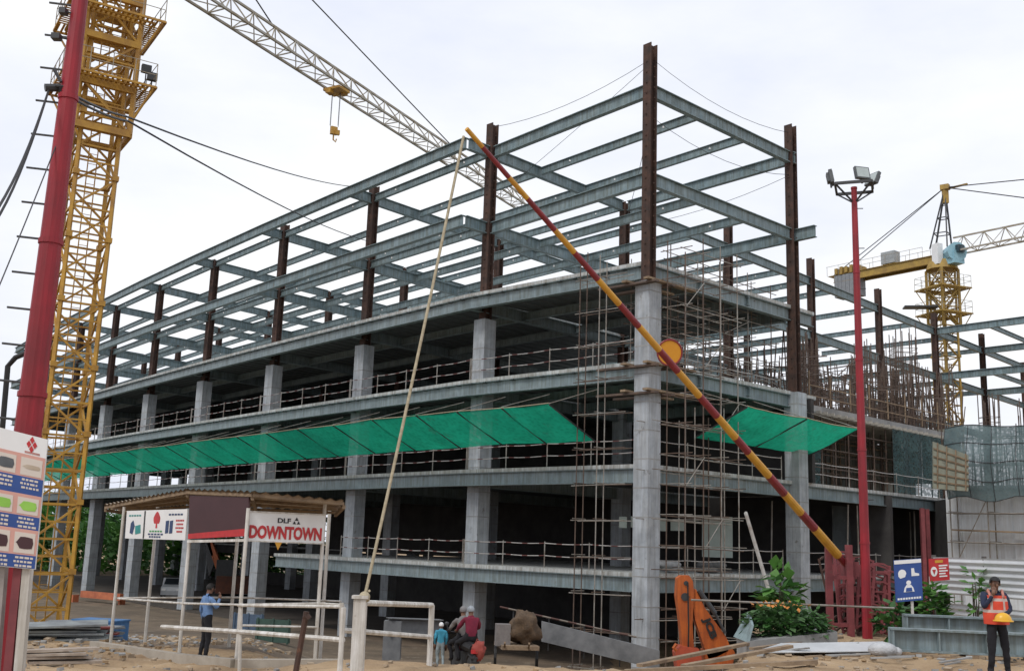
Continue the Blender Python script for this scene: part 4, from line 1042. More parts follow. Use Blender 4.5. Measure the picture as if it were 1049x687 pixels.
# stacked red frames behind the stand
def frame_stack(p, n, w_, h, rz, label):
    root = thing('scaffold_frame_stack', p, label, 'stack of frames')
    for k in range(n):
        mt = M.Rotation(rz+rnd.uniform(-.35, .35), 3, 'Z') @ M.Rotation(rnd.uniform(-.22, .30), 3, 'Y') @ M.Rotation(rnd.uniform(-.25, .05), 3, 'X')
        o_ = p+V((rnd.uniform(-.62, .62), .1+k*.07, rnd.uniform(0, .25))); hh = h*rnd.uniform(.7, 1.0); ww = w_*rnd.uniform(.32, .5)
        mm = MB(); W_ = lambda x, z: o_+mt @ V((x, 0, z))
        for q in (-1, 1): mm.bar(W_(q*ww/2, 0), W_(q*ww/2, hh), .075, .06)
        nr = 6
        for q in range(nr+1):
            z = .05+(hh-.1)*q/nr
            pts = [W_(-ww/2, z), W_(-ww*.2, z+.07), W_(ww*.2, z+.07), W_(ww/2, z)]
            for a, b in zip(pts, pts[1:]): mm.bar(a, b, .06, .05)
        mm.build('frame', (redf, redf, rusty)[k % 3], root)
    return root
frame_stack(on(893, 640, 30.2), 18, 1.35, 2.15, R(12), 'rusty red frames stacked on edge behind the red floodlight mast')

# ---------------------------------------------------------------- signs on the right
def sign(p4, t, m, label, nm, cat, post, base):
    root = thing(nm, base, label, cat)
    o, n_ = face_panel(p4, t, m, 'panel', root)
    for a, b in post: MB().bar(a, b, .05, .05).build('post', white, root)
    return root, o, n_
z_ = 25.2
p4 = [at(915.5, 573.5, z_), at(943.5, 571.5, z_), at(945.5, 614, z_), at(918, 616.5, z_)]
sg, so_, nn = sign(p4, .03, blues, 'blue protective gear sign on a white post by the red mast', 'blue_sign', 'sign', [(at(934, 610, z_+.06), on(935.5, 640, z_+.06)-V((0, 0, .1)))], on(935, 640, z_))
def sp(pts, m, nm, l=.0015): MB().prism([onp(p4, nn, u, v_, l) for u, v_ in pts], nn*.006).build(nm, m, so_)
sp([(0.01, .01), (.99, .01), (.99, .10), (.01, .10)], whites, 'header_strip')
sp([(.28+.15*math.cos(R(a)), .34+.105*math.sin(R(a))) for a in range(180, 361, 20)]+[(.40, .38), (.38, .42), (.20, .45), (.14, .40)], whites, 'helmet_symbol')
sp([(.62, .22), (.72, .22), (.74, .33), (.90, .36), (.90, .41), (.62, .41)], whites, 'boot_symbol')
sp([(.50+.09*math.cos(R(a)), .56+.055*math.sin(R(a))) for a in range(0, 360, 30)], whites, 'worker_symbol')
sp([(.34, .68), (.42, .61), (.58, .61), (.66, .68), (.70, .78), (.30, .78)], whites, 'worker_symbol')
sp([(.40, .68), (.60, .68), (.62, .77), (.38, .77)], blues, 'worker_symbol', .009)
for k in range(9): sp([(.06+k*.1, .91), (.135+k*.1, .91), (.135+k*.1, .955), (.06+k*.1, .955)], whites, 'caption_line')
z_ = 27.4
p4 = [at(951.5, 572, z_), at(971.5, 571, z_), at(973, 593.5, z_), at(953, 595, z_)]
sg, so_, nn = sign(p4, .03, redsign, 'small red safety sign hung at the left end of the white corrugated fence', 'red_sign', 'sign', [(at(953, 590, z_+.06), on(954, 640, z_+.06))], on(955, 640, z_))
def sp(pts, m, nm, l=.0015): MB().prism([onp(p4, nn, u, v_, l) for u, v_ in pts], nn*.006).build(nm, m, so_)
sp([(.30, .08), (.70, .08), (.70, .20), (.30, .20)], byel, 'header_mark')
sp([(.22+.17*math.cos(R(a)), .58+.22*math.sin(R(a))) for a in range(0, 360, 24)], whites, 'prohibition_symbol')
sp([(.22+.11*math.cos(R(a)), .57+.15*math.sin(R(a))) for a in range(90-120, 271, 120)], redsign, 'prohibition_symbol', .009)
for k, (u1, v_) in enumerate(((.92, .30), (.85, .42), (.92, .54), (.80, .66), (.88, .78))): sp([(.48, v_), (u1, v_), (u1, v_+.06), (.48, v_+.06)], whites, 'caption_line')

# ---------------------------------------------------------------- white corrugated fence, beams, planter, planks
def corrsheet(a, b, z0, z1, pitch=.16, amp=.03):
    n = max(4, int((z1-z0)/pitch)); mm = MB(); d = (b-a).normalized(); nv = V((-d.y, d.x, 0))
    if nv.y > 0: nv = -nv
    f = lambda u, v_: v3(a.lerp(b, u), z0+(z1-z0)*v_)+nv*(amp*math.sin(v_*n*2*math.pi))
    mm.grid(f, 6, n*6); mm.grid(lambda u, v_: f(u, v_)-nv*.006, 6, n*6); return mm
cf0, cf1 = on(957, 640, 29.0), on(1075, 650, 25.0)
cfn = thing('corrugated_fence', cf0, 'pale corrugated sheet fence behind the man in the orange vest', 'fence')
zt0 = at(957, 570, 29).z
o = corrsheet(cf0, cf1, cf0.z+1.25, zt0, .135).build('sheet', corr, cfn, smooth=True)
corrsheet(cf0+V((.35, -.05, 0)), cf1+V((0, -.05, 0)), cf0.z-.05, cf0.z+1.0, .135).build('sheet', corr, cfn, smooth=True)
for t in (.02, .5, .98): p = cf0.lerp(cf1, t)+V((.05, .1, 0)); MB().bar(p, v3(p, zt0+.05), .09, .09).build('post', mat('fence_post', (.10, .09, .085), .8), cfn)
for k, (pxa, pxb, yb, d, dd, h, lab) in enumerate(((912, 1075, 668, 23.2, .0, .47, 'grey steel beam lying on the earth at the man\'s feet, lower one of the pair'), (926, 1075, 645, 24.9, .0, .66, 'grey steel beam lying behind the lower one, with a raised top edge'))):
    a, b = on(pxa, yb, d), on(pxb, yb, d-.5); z = max(a.z, b.z)+h+.12
    mm = MB().ibeam(V((a.x, a.y, z)), V((b.x, b.y, z)), h, .34, .04, .035)
    for t in (.01, .3, .6): q = V((a.x, a.y, z)).lerp(V((b.x, b.y, z)), t); mm.box(q-V((0, 0, h/2)), (.03, .30, h-.09))
    for t in (.05, .5, .9): q = V((a.x, a.y, z-h-.06)).lerp(V((b.x, b.y, z-h-.06)), t); mm.box(q, (.2, .5, .11), 0, 1)
    tag(mm.build('steel_beam', [primer, wood], base=a), lab, 'steel beam', 'steel beams on the ground')
pt = thing('planter', on(815, 655, 25), 'concrete planter bed full of green plants with orange flowers below the boom', 'planter')
pa, pb = on(766, 664, 24.2), on(858, 655, 25.0)
MB().prism([pa+V((0, 0, -.1)), pb+V((0, 0, -.1)), pb+V((.2, 1.6, -.1)), pa+V((.1, 1.6, -.1))], (0, 0, .42)).build('trough', concd, pt)
MB().prism([at(766, 626, 25.9), at(770, 640, 24.3), pa+V((.0, .05, .3)), pa+V((0, 1.5, .3))], (.05, 0, 0)).build('end_sheet', mat('sheet_teal_grey', (.24, .32, .33), .6), pt)
def leaves(c, rx, ry, rz_, n, size, mats, parent, nm, droop=.4, base=None):
    mm = MB()
    for k in range(n):
        while True:
            q = V((rnd.uniform(-1, 1), rnd.uniform(-1, 1), rnd.uniform(-1, 1)))
            if q.length < 1: break
        p = c+V((q.x*rx, q.y*ry, q.z*rz_)); L = size*rnd.uniform(.6, 1.35); wl = L*.36
        d = V((q.x+rnd.uniform(-.6, .6), q.y+rnd.uniform(-.6, .6), rnd.uniform(-droop, .7))).normalized()
        s_ = d.cross(V((rnd.uniform(-.3, .3), rnd.uniform(-.3, .3), 1))).normalized()*wl
        i = rnd.choice((0, 0, 1)) if len(mats) > 1 else 0
        mm.poly([p, p+d*(L*.45)+s_, p+d*L+V((0, 0, -L*.12)), p+d*(L*.45)-s_], i)
    return mm.build(nm, mats, parent, base=base)
pc_ = (pa+pb)/2+V((.05, .7, .55))
leaves(pc_, 1.0, .6, .42, 1100, .19, [mat('dusty_leaf', (.10, .19, .07), .7, (.055, .12, .04), 2.0, trans=(.25, 0.0)), leafm[0]], pt, 'plants')
leaves(pc_+V((-.28, -.35, .43)), .75, .3, .06, 60, .11, [mat('orange_flower', (.62, .23, .04), .6), mat('faded_flower', (.40, .20, .07), .7)], pt, 'flowers')
def plant(px, py, d, h, wd, n, size, label, nm='bush', ml=(1, 0)):
    p = on(px, py, d); root = thing(nm, p, label, 'plant')
    for k in range(4): MB().tube([p+V((rnd.uniform(-.1, .1), 0, -.05)), p+V((rnd.uniform(-.3, .3)*wd, rnd.uniform(-.2, .2), h*.8))], [.025, .01], 5).build('stem', bark, root)
    leaves(p+V((0, 0, h*.58)), wd, wd*.7, h*.45, n, size, [leafm[ml[0]], leafm[ml[1]]], root, 'foliage')
plant(800, 640, 27, 1.75, .48, 120, .36, 'broad leaved bright green plant standing behind the planter')
plant(957, 645, 26.9, 1.45, .33, 260, .24, 'green bush between the blue sign and the corrugated fence')
plant(917, 645, 27.5, 1.0, .5, 160, .24, 'low green bush left of the blue sign', ml=(0, 2))
plant(1000, 645, 27.0, 1.9, .3, 60, .24, 'thin green shrub in front of the corrugated fence')
for k, (xa, ya, xb, yb, da, db, r, lab) in enumerate(((640, 676, 838, 684, 20.5, 19.5, .07, 'long grey plank lying nearest on the earth at bottom centre'), (655, 680, 790, 652, 21.5, 25.0, .06, 'plank leaning towards the planter from the digger'), (770, 668, 862, 652, 23.2, 26.2, .05, 'plank lying just in front of the planter'), (700, 678, 810, 664, 20.6, 22.4, .06, 'plank crossing the others below the planter'))):
    a, b = on(xa, ya, da)+V((0, 0, .07+.03*k)), on(xb, yb, db)+V((0, 0, .10+.04*k)); 
    tag(MB().bar(a, b, r*2.4, r).build('plank', wood, base=a), lab, 'plank', 'planks on the earth')
a, b = at(708, 614, 26), at(916, 622.5, 26.5)
tag(MB().rod(a, b, .028, 6).build('long_pole', scaf, base=a), 'long thin grey pole lying across in front of the planter and stand', 'pole')
lp2 = MB().rod(on(800, 640, 30), at(764, 525, 34), .06, 6).build('leaning_pole', scaf, base=on(800, 640, 30)); tag(lp2, 'grey pole leaning against the building behind the planter', 'pole')
ws = MB().prism([on(770, 664, 22.8)+V((0, 0, .06)), on(905, 668, 23.4)+V((0, 0, .08)), on(905, 660, 24.4)+V((0, 0, .2)), on(800, 655, 24.0)+V((0, 0, .16))], (0, 0, .02)).build('metal_sheet', corr, base=on(840, 660, 23)); tag(ws, 'bent pale metal sheet lying in front of the planter', 'sheet')

# ---------------------------------------------------------------- digger arm below the corner
DD = 30.0
da_ = thing('digger_arm', on(716, 672, DD), 'orange folded digger arm with black lettering standing right of the corner column', 'digger')
dk = V((0, .42, 0))
def plate(px, d, m, nm, par=da_, th=dk): return MB().prism([at(x, y, d) for x, y in px], th).build(nm, m, par)
dip = plate([(694, 592), (698, 589), (706, 589), (710, 595), (711, 606), (709.5, 640), (711, 664), (712, 684), (698, 684), (699, 660), (696, 630), (693, 610)], DD, orange, 'dipper_arm')
for x, y, r in ((702, 611, .11), (703, 597, .065)):
    p = at(x, y, DD-.04); MB().tube([p, p+V((0, .5, 0))], r, 12).build('pivot_pin', dark, dip)
bo = plate([(708, 606), (713, 603), (722, 622), (744, 652), (748, 662), (741, 676), (728, 680), (722, 664), (712, 634)], DD+.1, orange, 'boom')
tx = (at(733.5, 668, DD+.085)-at(723, 642, DD+.085)).normalized(); ty = V((0, 1, 0)).cross(tx).normalized()
if ty.z < 0: ty = -ty
if tx.cross(ty).y > 0: pass
text_mesh('JCB', at(717.5, 634, DD+.07), tx, tx.cross(V((0, 1, 0))) if tx.cross(V((0, 1, 0))).x > 0 else -tx.cross(V((0, 1, 0))), .27, .60, .012, .05).build('lettering', black, bo)
a, b = at(714, 606, DD+.05), at(741, 650, DD+.05)
MB().tube([a+V((.05, 0, .05)), a.lerp(b, .55)+V((.1, 0, .06))], .07, 8).tube([a.lerp(b, .55)+V((.1, 0, .06)), b+V((.05, 0, .05))], .04, 8).build('hydraulic_ram', dark, da_)
MB().tube([at(704.5, 596, DD-.1), at(705.5, 640, DD-.15), at(705, 668, DD-.1)], .022, 6).build('hydraulic_hose', black, dip)
plate([(692, 668), (697, 661), (716, 664), (722, 684), (694, 684)], DD-.15, mat('digger_red', (.42, .07, .03), .6), 'swing_frame', th=V((0, .6, 0)))
plate([(722, 666), (748, 660), (753, 668), (750, 684), (722, 684)], DD+.1, orange, 'bucket', th=V((0, .7, 0)))
MB().tube([at(693, 666, DD-.1), at(690, 663, DD-.1), at(693, 659, DD-.1)], .05, 6).build('hook', orange, da_)

# ---------------------------------------------------------------- people
def skin_body(pts, edges, name):
    me = bpy.data.meshes.new(name); me.from_pydata([p for p, r in pts], edges, [])
    ob = bpy.data.objects.new(name, me); COL.objects.link(ob)
    md = ob.modifiers.new('skin', 'SKIN'); md.use_smooth_shade = True; md.branch_smoothing = .4
    for k, (p, r) in enumerate(pts):
        sv = me.skin_vertices[0].data[k]; sv.radius = r if isinstance(r, tuple) else (r, r); sv.use_root = (k == 0)
    ss = ob.modifiers.new('sub', 'SUBSURF'); ss.levels = 2; ss.render_levels = 2
    dg = bpy.context.evaluated_depsgraph_get(); dg.update()
    out = bpy.data.meshes.new_from_object(ob.evaluated_get(dg)); bpy.data.objects.remove(ob); bpy.data.meshes.remove(me)
    return out
BASE = dict(pelvis=(0, 0, .93), spine=(0, .01, 1.10), chest=(0, .0, 1.28), collar=(0, -.01, 1.43), neck=(0, 0, 1.51), head=(0, .02, 1.60), crown=(0, .015, 1.69),
            ls=(-.175, -.01, 1.41), le=(-.23, -.03, 1.13), lw=(-.22, .08, .89), rs=(.175, -.01, 1.41), re=(.23, -.03, 1.13), rw=(.22, .08, .89),
            lh=(-.085, 0, .90), lk=(-.10, .03, .49), la=(-.11, -.02, .09), lt=(-.13, .15, .04), rh=(.085, 0, .90), rk=(.10, .03, .49), ra=(.11, -.02, .09), rt=(.13, .15, .04))
RAD = dict(pelvis=(.145, .10), spine=(.125, .095), chest=(.155, .105), collar=(.10, .075), neck=.055, head=(.078, .095), crown=(.06, .072),
           ls=.066, le=.047, lw=.032, rs=.066, re=.047, rw=.032, lh=.088, lk=.060, la=.042, lt=.038, rh=.088, rk=.060, ra=.042, rt=.038)
EDG = [('pelvis', 'spine'), ('spine', 'chest'), ('chest', 'collar'), ('collar', 'neck'), ('neck', 'head'), ('head', 'crown'), ('chest', 'ls'), ('ls', 'le'), ('le', 'lw'), ('chest', 'rs'), ('rs', 're'), ('re', 'rw'),
       ('pelvis', 'lh'), ('lh', 'lk'), ('lk', 'la'), ('la', 'lt'), ('pelvis', 'rh'), ('rh', 'rk'), ('rk', 'ra'), ('ra', 'rt')]
def hand_mb(mb_, w_, d, up, side):
    """palm with four fingers of unequal length and a thumb from its side"""
    d = d.normalized(); s_ = d.cross(up).normalized()*side; n_ = s_.cross(d).normalized()*side
    mb_.tube([w_-d*.02, w_+d*.03, w_+d*.085], [.028, .036, .034], 8)
    for k, L in enumerate((.072, .082, .076, .058)):
        b = w_+d*.08+s_*(.026-.0175*k); m1_ = b+d*L*.5-n_*.008; e = m1_+d*L*.36-n_*.030
        mb_.tube([b, m1_, e], [.0095, .009, .0075], 6)
    b = w_+d*.02+s_*.032; mb_.tube([b, b+d*.035+s_*.022, b+d*.066+s_*.016-n_*.015], [.012, .0105, .008], 6)
bulk = dict(head=1.0, crown=1.0, neck=1.0, lw=1.0, rw=1.0, collar=1.1)
def person(base, rz, label, pose, shirt, trousers, shoe=None, sleeves=True, group=None, haircol=None, sc_=1.0, handdir=None):
    J = {k: V(v_) for k, v_ in BASE.items()}
    for k, v_ in pose.items(): J[k] = V(v_)
    q = M.Rotation(rz, 3, 'Z'); names = list(J)
    W = {k: base+q @ (v_*sc_) for k, v_ in J.items()}
    me = skin_body([(tuple(J[k]*sc_), tuple(x*sc_*bulk.get(k, 1.17) for x in RAD[k]) if isinstance(RAD[k], tuple) else RAD[k]*sc_*bulk.get(k, 1.17)) for k in names], [(names.index(a), names.index(b)) for a, b in EDG], 'person')
    mb_ = MB()
    for v_ in me.vertices: mb_.v.append(base+q @ v_.co)
    segs = [(a, b) for a, b in EDG]
    for p in me.polygons:
        c = p.center/sc_; bd_, bk_ = 9, None
        for a, b in segs:
            A, B = J[a], J[b]; t = max(0, min(1, (c-A).dot(B-A)/max(1e-6, (B-A).length_squared))); dd = (c-A.lerp(B, t)).length - .5*(RAD[a][0] if isinstance(RAD[a], tuple) else RAD[a])
            if dd < bd_: bd_, bk_, bt = dd, (a, b), t
        a, b = bk_; mi = 1
        if a in ('neck', 'head') or (a == 'collar' and bt > .6): mi = 0
        elif a in ('lh', 'rh', 'lk', 'rk') or (a == 'pelvis' and b in ('lh', 'rh')) or (a == 'pelvis' and bt < .12): mi = 2
        elif a in ('la', 'ra'): mi = 3
        elif a in ('le', 're'): mi = (1 if bt < .9 else 0) if sleeves else (0)
        mb_.f.append(tuple(p.vertices)); mb_.m.append(mi)
    bpy.data.meshes.remove(me)
    cl = set(i for f, m in zip(mb_.f, mb_.m) if m in (1, 2) for i in f)
    for i in cl:
        nv = NZ.noise_vector(mb_.v[i]*9.0); mb_.v[i] = mb_.v[i]+nv*.016+NZ.noise_vector(mb_.v[i]*21.0)*.006
    root = thing('person', base, label, 'person', group)
    hd_ = q @ V((0, 1, 0)); sd = q @ V((1, 0, 0))
    for s_, wn, en in ((-1, 'lw', 'le'), (1, 'rw', 're')):
        d = (W[wn]-W[en]).normalized()
        if handdir and wn in handdir: d = q @ V(handdir[wn])
        hand_mb(mb_, W[wn], d, hd_ if abs(d.dot(hd_)) < .8 else V((0, 0, 1)), s_)
    H_ = W['head']; up = (W['crown']-W['neck']).normalized(); fw_ = (hd_-up*hd_.dot(up)).normalized(); sd = fw_.cross(up).normalized()
    mb_.tube([H_+fw_*.088*sc_+up*.03, H_+fw_*.112*sc_-up*.005, H_+fw_*.09*sc_-up*.012], [.009, .016, .012], 6)     # nose
    for s_ in (-1, 1): mb_.ball(H_+sd*(s_*.083*sc_)+up*.005, .03, 0, 8, 6, (.4, .7, 1.0))                          # ears
    k0 = len(mb_.f)
    o = mb_.build('body', [skin, shirt, trousers, shoe or black], root, smooth=True)
    f_ = MB()
    for s_ in (-1, 1): f_.ball(H_+fw_*.086*sc_+sd*(s_*.033)+up*.03, .012, 0, 8, 6)
    f_.build('eyes', mat('eye_dark', (.02, .015, .012), .3), root)
    MB().ball(H_+fw_*.088*sc_-up*.045, .022, 0, 8, 6, (1, .5, .35)).build('mouth', mat('lip', (.16, .06, .05), .5), root)
    hm = MB()                                                     # hair: cap over the skull, open at the face
    def hf(a, b):
        th = 2*math.pi*a; ph = b*R(112)
        v_ = V((math.sin(ph)*math.cos(th), math.sin(ph)*math.sin(th), math.cos(ph)))
        if v_.y > .25: ph2 = min(ph, R(62)); v_ = V((math.sin(ph2)*math.cos(th), math.sin(ph2)*math.sin(th), math.cos(ph2)))
        r = V((.096, .112, .112))*sc_
        return H_+up*.03*sc_ + sd*(v_.x*r.x) + fw_*(v_.y*r.y) + up*(v_.z*r.z)
    hm.grid(hf, 20, 8); hm.build('hair', haircol or hair, root, smooth=True)
    return root, W, q
navy_c = mat('navy_cloth', (.02, .028, .06), .9, (.014, .02, .045), 6); blackc = mat('black_trousers', (.013, .013, .017), .9, (.008, .008, .011), 5)
blue_c = mat('light_blue_shirt', (.16, .27, .48), .9, (.11, .20, .38), 5); vest_o = mat('orange_vest', (.70, .075, .03), .7, (.58, .055, .025), 6)
maroonc = mat('maroon_jacket', (.20, .015, .04), .9, (.13, .01, .03), 6); greyc = mat('grey_jacket', (.22, .21, .20), .9, (.15, .14, .14), 6)
cyanc = mat('cyan_cloth', (.06, .33, .47), .9, (.04, .24, .36), 6); pinkc = mat('red_cloth', (.36, .05, .05), .9, (.26, .03, .035), 6)
# man in the orange vest
mb_b = on(1023, 684, 19.6)
hh = (at(1023, 590, 19.6).z-mb_b.z)/1.73
rt_, W_, q_ = person(mb_b, R(176), 'man in an orange vest standing at the right edge, one hand raised to his face', dict(rs=(.175, .0, 1.41), re=(.25, .12, 1.17), rw=(.09, .17, 1.42), le=(-.25, .0, 1.15), lw=(-.06, .20, 1.06), lk=(-.13, .03, .49), la=(-.17, -.02, .09), lt=(-.20, .15, .04), rk=(.11, .05, .49), ra=(.13, 0, .09), rt=(.17, .16, .04), head=(0, .035, 1.59), crown=(0, .04, 1.69)), navy_c, blackc, sc_=hh, handdir={'rw': (-.25, -.1, .9), 'lw': (.9, .2, -.1)})
vm = MB()
def vest(a, b):
    th = 2*math.pi*a; z = .90+.50*b; rx = .225-.035*abs(b-.3)+.01*math.sin(th*5); ry = .165-.02*b+.008*math.sin(th*7+b*6)
    if b > .85: rx *= .95; ry *= .88
    return mb_b+q_ @ (V((rx*math.cos(th), ry*math.sin(th), z))*hh)
vm.grid(vest, 28, 10)
for k in range(len(vm.f)):
    row = k % 10; col_ = k//10
    if row in (4, 8): vm.m[k] = 1
    if col_ in (4, 9) and row > 4: vm.m[k] = 1
vo = vm.build('vest', [vest_o, mat('vest_strip', (.62, .50, .45), .5)], rt_, smooth=True)
for s_ in (-1, 1):
    MB().tube([mb_b+q_ @ (V((s_*.11, .115, 1.36))*hh), mb_b+q_ @ (V((s_*.12, .02, 1.485))*hh), mb_b+q_ @ (V((s_*.11, -.12, 1.36))*hh)], .026*hh, 8).build('vest_strap', mat('vest_strap_pale', (.62, .26, .20), .6), rt_, smooth=True)
hp = mb_b+q_ @ (V((.0, .27, 1.02))*hh)
hm = MB().grid(lambda a, b: hp+V((.15*math.cos(6.2832*a)*math.sin(b*1.57), -.11*math.sin(6.2832*a)*math.sin(b*1.57)-.05, .14*math.cos(b*1.57)-.04)), 20, 7)
hm.tube([hp+V((.165*math.cos(R(a)), -.125*math.sin(R(a))-.05, -.045)) for a in range(0, 361, 20)], .014, 6)
tag(hm.build('hard_hat', mat('hat_yellow', (.75, .42, .02), .35, (.70, .38, .02), 3), base=hp, smooth=True), 'yellow hard hat held at the waist of the man in the vest', 'hard hat')
# man in the light blue shirt
b2 = at(209, 668, 26.0); b2 = V((b2.x, b2.y, ground(b2.x, b2.y)+.0))
h2 = (at(209, 597, 26).z-b2.z)/1.73
person(b2, R(-50), 'man in a light blue shirt and black trousers standing at the gate shelter', dict(re=(.26, .10, 1.18), rw=(.12, .22, 1.40), le=(-.25, -.05, 1.14), lw=(-.26, .03, .88), lk=(-.12, .03, .49), la=(-.14, -.04, .09), lt=(-.15, .13, .04), head=(0, .03, 1.60)), blue_c, blackc, sc_=h2, handdir={'rw': (-.3, .2, .8)})
# motorcycle with two riders, seen from behind, and a walker in cyan
MD = 28.5
mbp = on(474, 690, MD); mbp.z = at(474, 690, MD).z
mrz = R(20); mq = M.Rotation(mrz, 3, 'Z')
mo = thing('motorcycle', mbp, 'dark motorcycle carrying two riders beside the second column, seen from behind', 'motorcycle')
def mw(x, y, z): return mbp+mq @ V((x, y, z))
for y in (-.65, .65):
    m_ = MB().tube([mw(0, y+.29*math.cos(R(a)), .31+.29*math.sin(R(a))) for a in range(0, 361, 18)], .055, 7)
    wo_ = m_.build('wheel', black, mo); MB().tube([mw(-.05, y, .31), mw(.05, y, .31)], .19, 14).build('rim', dark, wo_)
MB().tube([mw(0, -.75, .70), mw(0, -.3, .74), mw(0, .05, .72)], [.10, .15, .12], 8).build('seat', black, mo)
MB().ball(mw(0, .32, .72), .19, 0, 12, 8, (.8, 1.4, .8)).build('fuel_tank', maroonc, mo)
MB().box(mw(0, 0, .42), (.26, .5, .34), mrz).tube([mw(.14, .1, .28), mw(.16, -.7, .36)], .05, 8).build('engine', dark, mo)
MB().bar(mw(0, -.6, .55), mw(0, -.95, .48), .16, .03).build('mudguard', dark, mo)
MB().box(mw(0, -.86, .64), (.16, .06, .09), mrz).build('tail_light', redsign, mo)
MB().tube([mw(-.36, .45, 1.05), mw(-.1, .55, 1.0), mw(.1, .55, 1.0), mw(.36, .45, 1.05)], .018, 6).tube([mw(0, .55, 1.0), mw(0, .68, .32)], .035, 6).build('handlebar', dark, mo)
for s_ in (-1, 1): MB().ball(mw(s_*.33, .5, 1.22), .06, 0, 8, 6, (1, .4, .8)).rod(mw(s_*.3, .47, 1.05), mw(s_*.33, .5, 1.2), .01).build('mirror', dark, mo)
def seated(y0, lean): 
    z0 = -.10
    return dict(pelvis=(0, y0, .90), spine=(0, y0+.03+lean*.3, 1.06), chest=(0, y0+.06+lean*.6, 1.24), collar=(0, y0+.07+lean*.8, 1.38), neck=(0, y0+.08+lean*.85, 1.46), head=(0, y0+.10+lean*.9, 1.55), crown=(0, y0+.10+lean*.9, 1.64),
        ls=(-.175, y0+.06+lean*.7, 1.36), rs=(.175, y0+.06+lean*.7, 1.36), le=(-.28, y0+.2+lean, 1.14), re=(.28, y0+.2+lean, 1.14), lw=(-.24, y0+.45+lean, 1.06), rw=(.24, y0+.45+lean, 1.06),
        lh=(-.10, y0+.02, .88), rh=(.10, y0+.02, .88), lk=(-.27, y0+.38, .74), rk=(.27, y0+.38, .74), la=(-.22, y0+.28, .36), ra=(.22, y0+.28, .36), lt=(-.23, y0+.44, .32), rt=(.23, y0+.44, .32))
helm = mat('helmet_grey', (.30, .33, .36), .4); helm2 = mat('cap_grey', (.20, .19, .19), .6)
person(mbp, mrz, 'rider in a grey jacket steering the dark motorcycle', seated(.02, .05), greyc, blackc, haircol=helm2, sc_=1.0)
person(mbp+mq @ V((.05, 0, .04)), mrz, 'passenger in a maroon jacket sitting behind the motorcycle rider', seated(-.42, 0), maroonc, blackc, haircol=helm, sc_=1.0)
def bagf(a, b):
    v_ = V((math.sin(math.pi*b)*math.cos(2*math.pi*a), math.sin(math.pi*b)*math.sin(2*math.pi*a), -math.cos(math.pi*b)))
    return mw(.15, -.76, .66)+V((v_.x*.19, v_.y*.14, v_.z*.22))*(1+.4*NZ.noise(v_*1.8)+.2*NZ.noise(v_*5))
bag = MB().grid(bagf, 24, 16).tube([mw(.05, -.74, .80), mw(.12, -.70, .94), mw(.24, -.72, .82)], .012, 5)
tag(bag.build('cloth_bag', mat('orange_red_cloth', (.26, .06, .045), .9, (.28, .05, .04), 7), base=mw(.16, -.8, .66), smooth=True), 'orange red cloth bag slung at the back of the motorcycle', 'bag')
b3 = on(450, 690, 29.0); b3.z = at(450, 685, 29).z
person(b3, R(10), 'small figure in bright cyan clothes and white headcloth walking left of the motorcycle', dict(lk=(-.10, .10, .49), la=(-.10, -.02, .09), rk=(.10, .02, .49), ra=(.11, -.16, .12), rt=(.12, -.03, .06), lw=(-.2, .12, .90)), cyanc, mat('pale_trousers', (.30, .36, .38), .9), haircol=whites, sc_=(at(450, 637, 29).z-b3.z)/1.73)

# ---------------------------------------------------------------- things in the dark of the ground floor
def car(p, rz, label, col):
    root = thing('parked_car', p, label, 'car'); q = M.Rotation(rz, 3, 'Z'); W = lambda x, y, z: p+q @ V((x, y, z))
    prof = [(-2.1, .35), (-2.15, .75), (-2.0, 1.0), (-1.5, 1.05), (-1.0, 1.62), (.5, 1.66), (1.15, 1.12), (2.0, .98), (2.15, .7), (2.1, .35)]
    m_ = MB(); m_.prism([W(x, -.82, z) for x, z in prof], q @ V((0, 1.64, 0))); m_.build('body', col, root)
    gl = mat('car_glass', (.02, .025, .03), .1, (.02, .025, .03))
    for s_ in (-1, 1):
        for pr in ([(-1.3, 1.1), (-.92, 1.55), (-.3, 1.58), (-.3, 1.1)], [(-.2, 1.1), (-.2, 1.58), (.45, 1.58), (.95, 1.12)]):
            MB().prism([W(x, s_*.825, z) for x, z in pr], q @ V((0, s_*.012, 0))).build('window', gl, root)
        for x in (-1.35, 1.35):
            o = MB().tube([W(x, s_*.70, .33), W(x, s_*.87, .33)], .33, 16).build('wheel', black, root); MB().tube([W(x, s_*.86, .33), W(x, s_*.885, .33)], .19, 12).build('rim', jibm, o)
        MB().box(W(2.13, s_*.6, .78), (.06, .32, .16), rz).build('headlight', whites, root)
    MB().prism([W(1.12, -.7, 1.16), W(1.12, .7, 1.16), W(.55, .62, 1.63), W(.55, -.62, 1.63)], q @ V((.012, 0, .012))).build('windscreen', gl, root)
    return root
car(v3(at(178, 600, 92).xy, .18), R(-78), 'pale grey car parked under the building behind the gate shelter', mat('silver_paint', (.42, .44, .46), .3, (.38, .40, .42), 2))
xd = thing('excavator', v3(at(225, 600, 84).xy, .18), 'orange excavator working in the dark under the building behind the man in blue', 'excavator')
oxc = mat('excavator_orange', (.42, .11, .03), .6, (.28, .07, .02), 2)
oxd = mat('excavator_painted_shade', (.12, .04, .02), .8, (.07, .028, .018), 2)  # body colour darkened to paint in the gloom under the building
MB().prism([at(212, 556, 84), at(217, 554, 84), at(226, 578, 84), at(235, 606, 84), at(229, 608, 84), at(221, 582, 84)], (0, .5, 0)).build('boom', oxc, xd)
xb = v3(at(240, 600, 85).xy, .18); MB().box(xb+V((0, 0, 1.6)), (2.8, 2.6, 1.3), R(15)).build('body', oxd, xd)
MB().box(xb+V((-.7, -.6, 2.7)), (1.3, 1.5, 1.5), R(15)).build('cab', dark, xd)
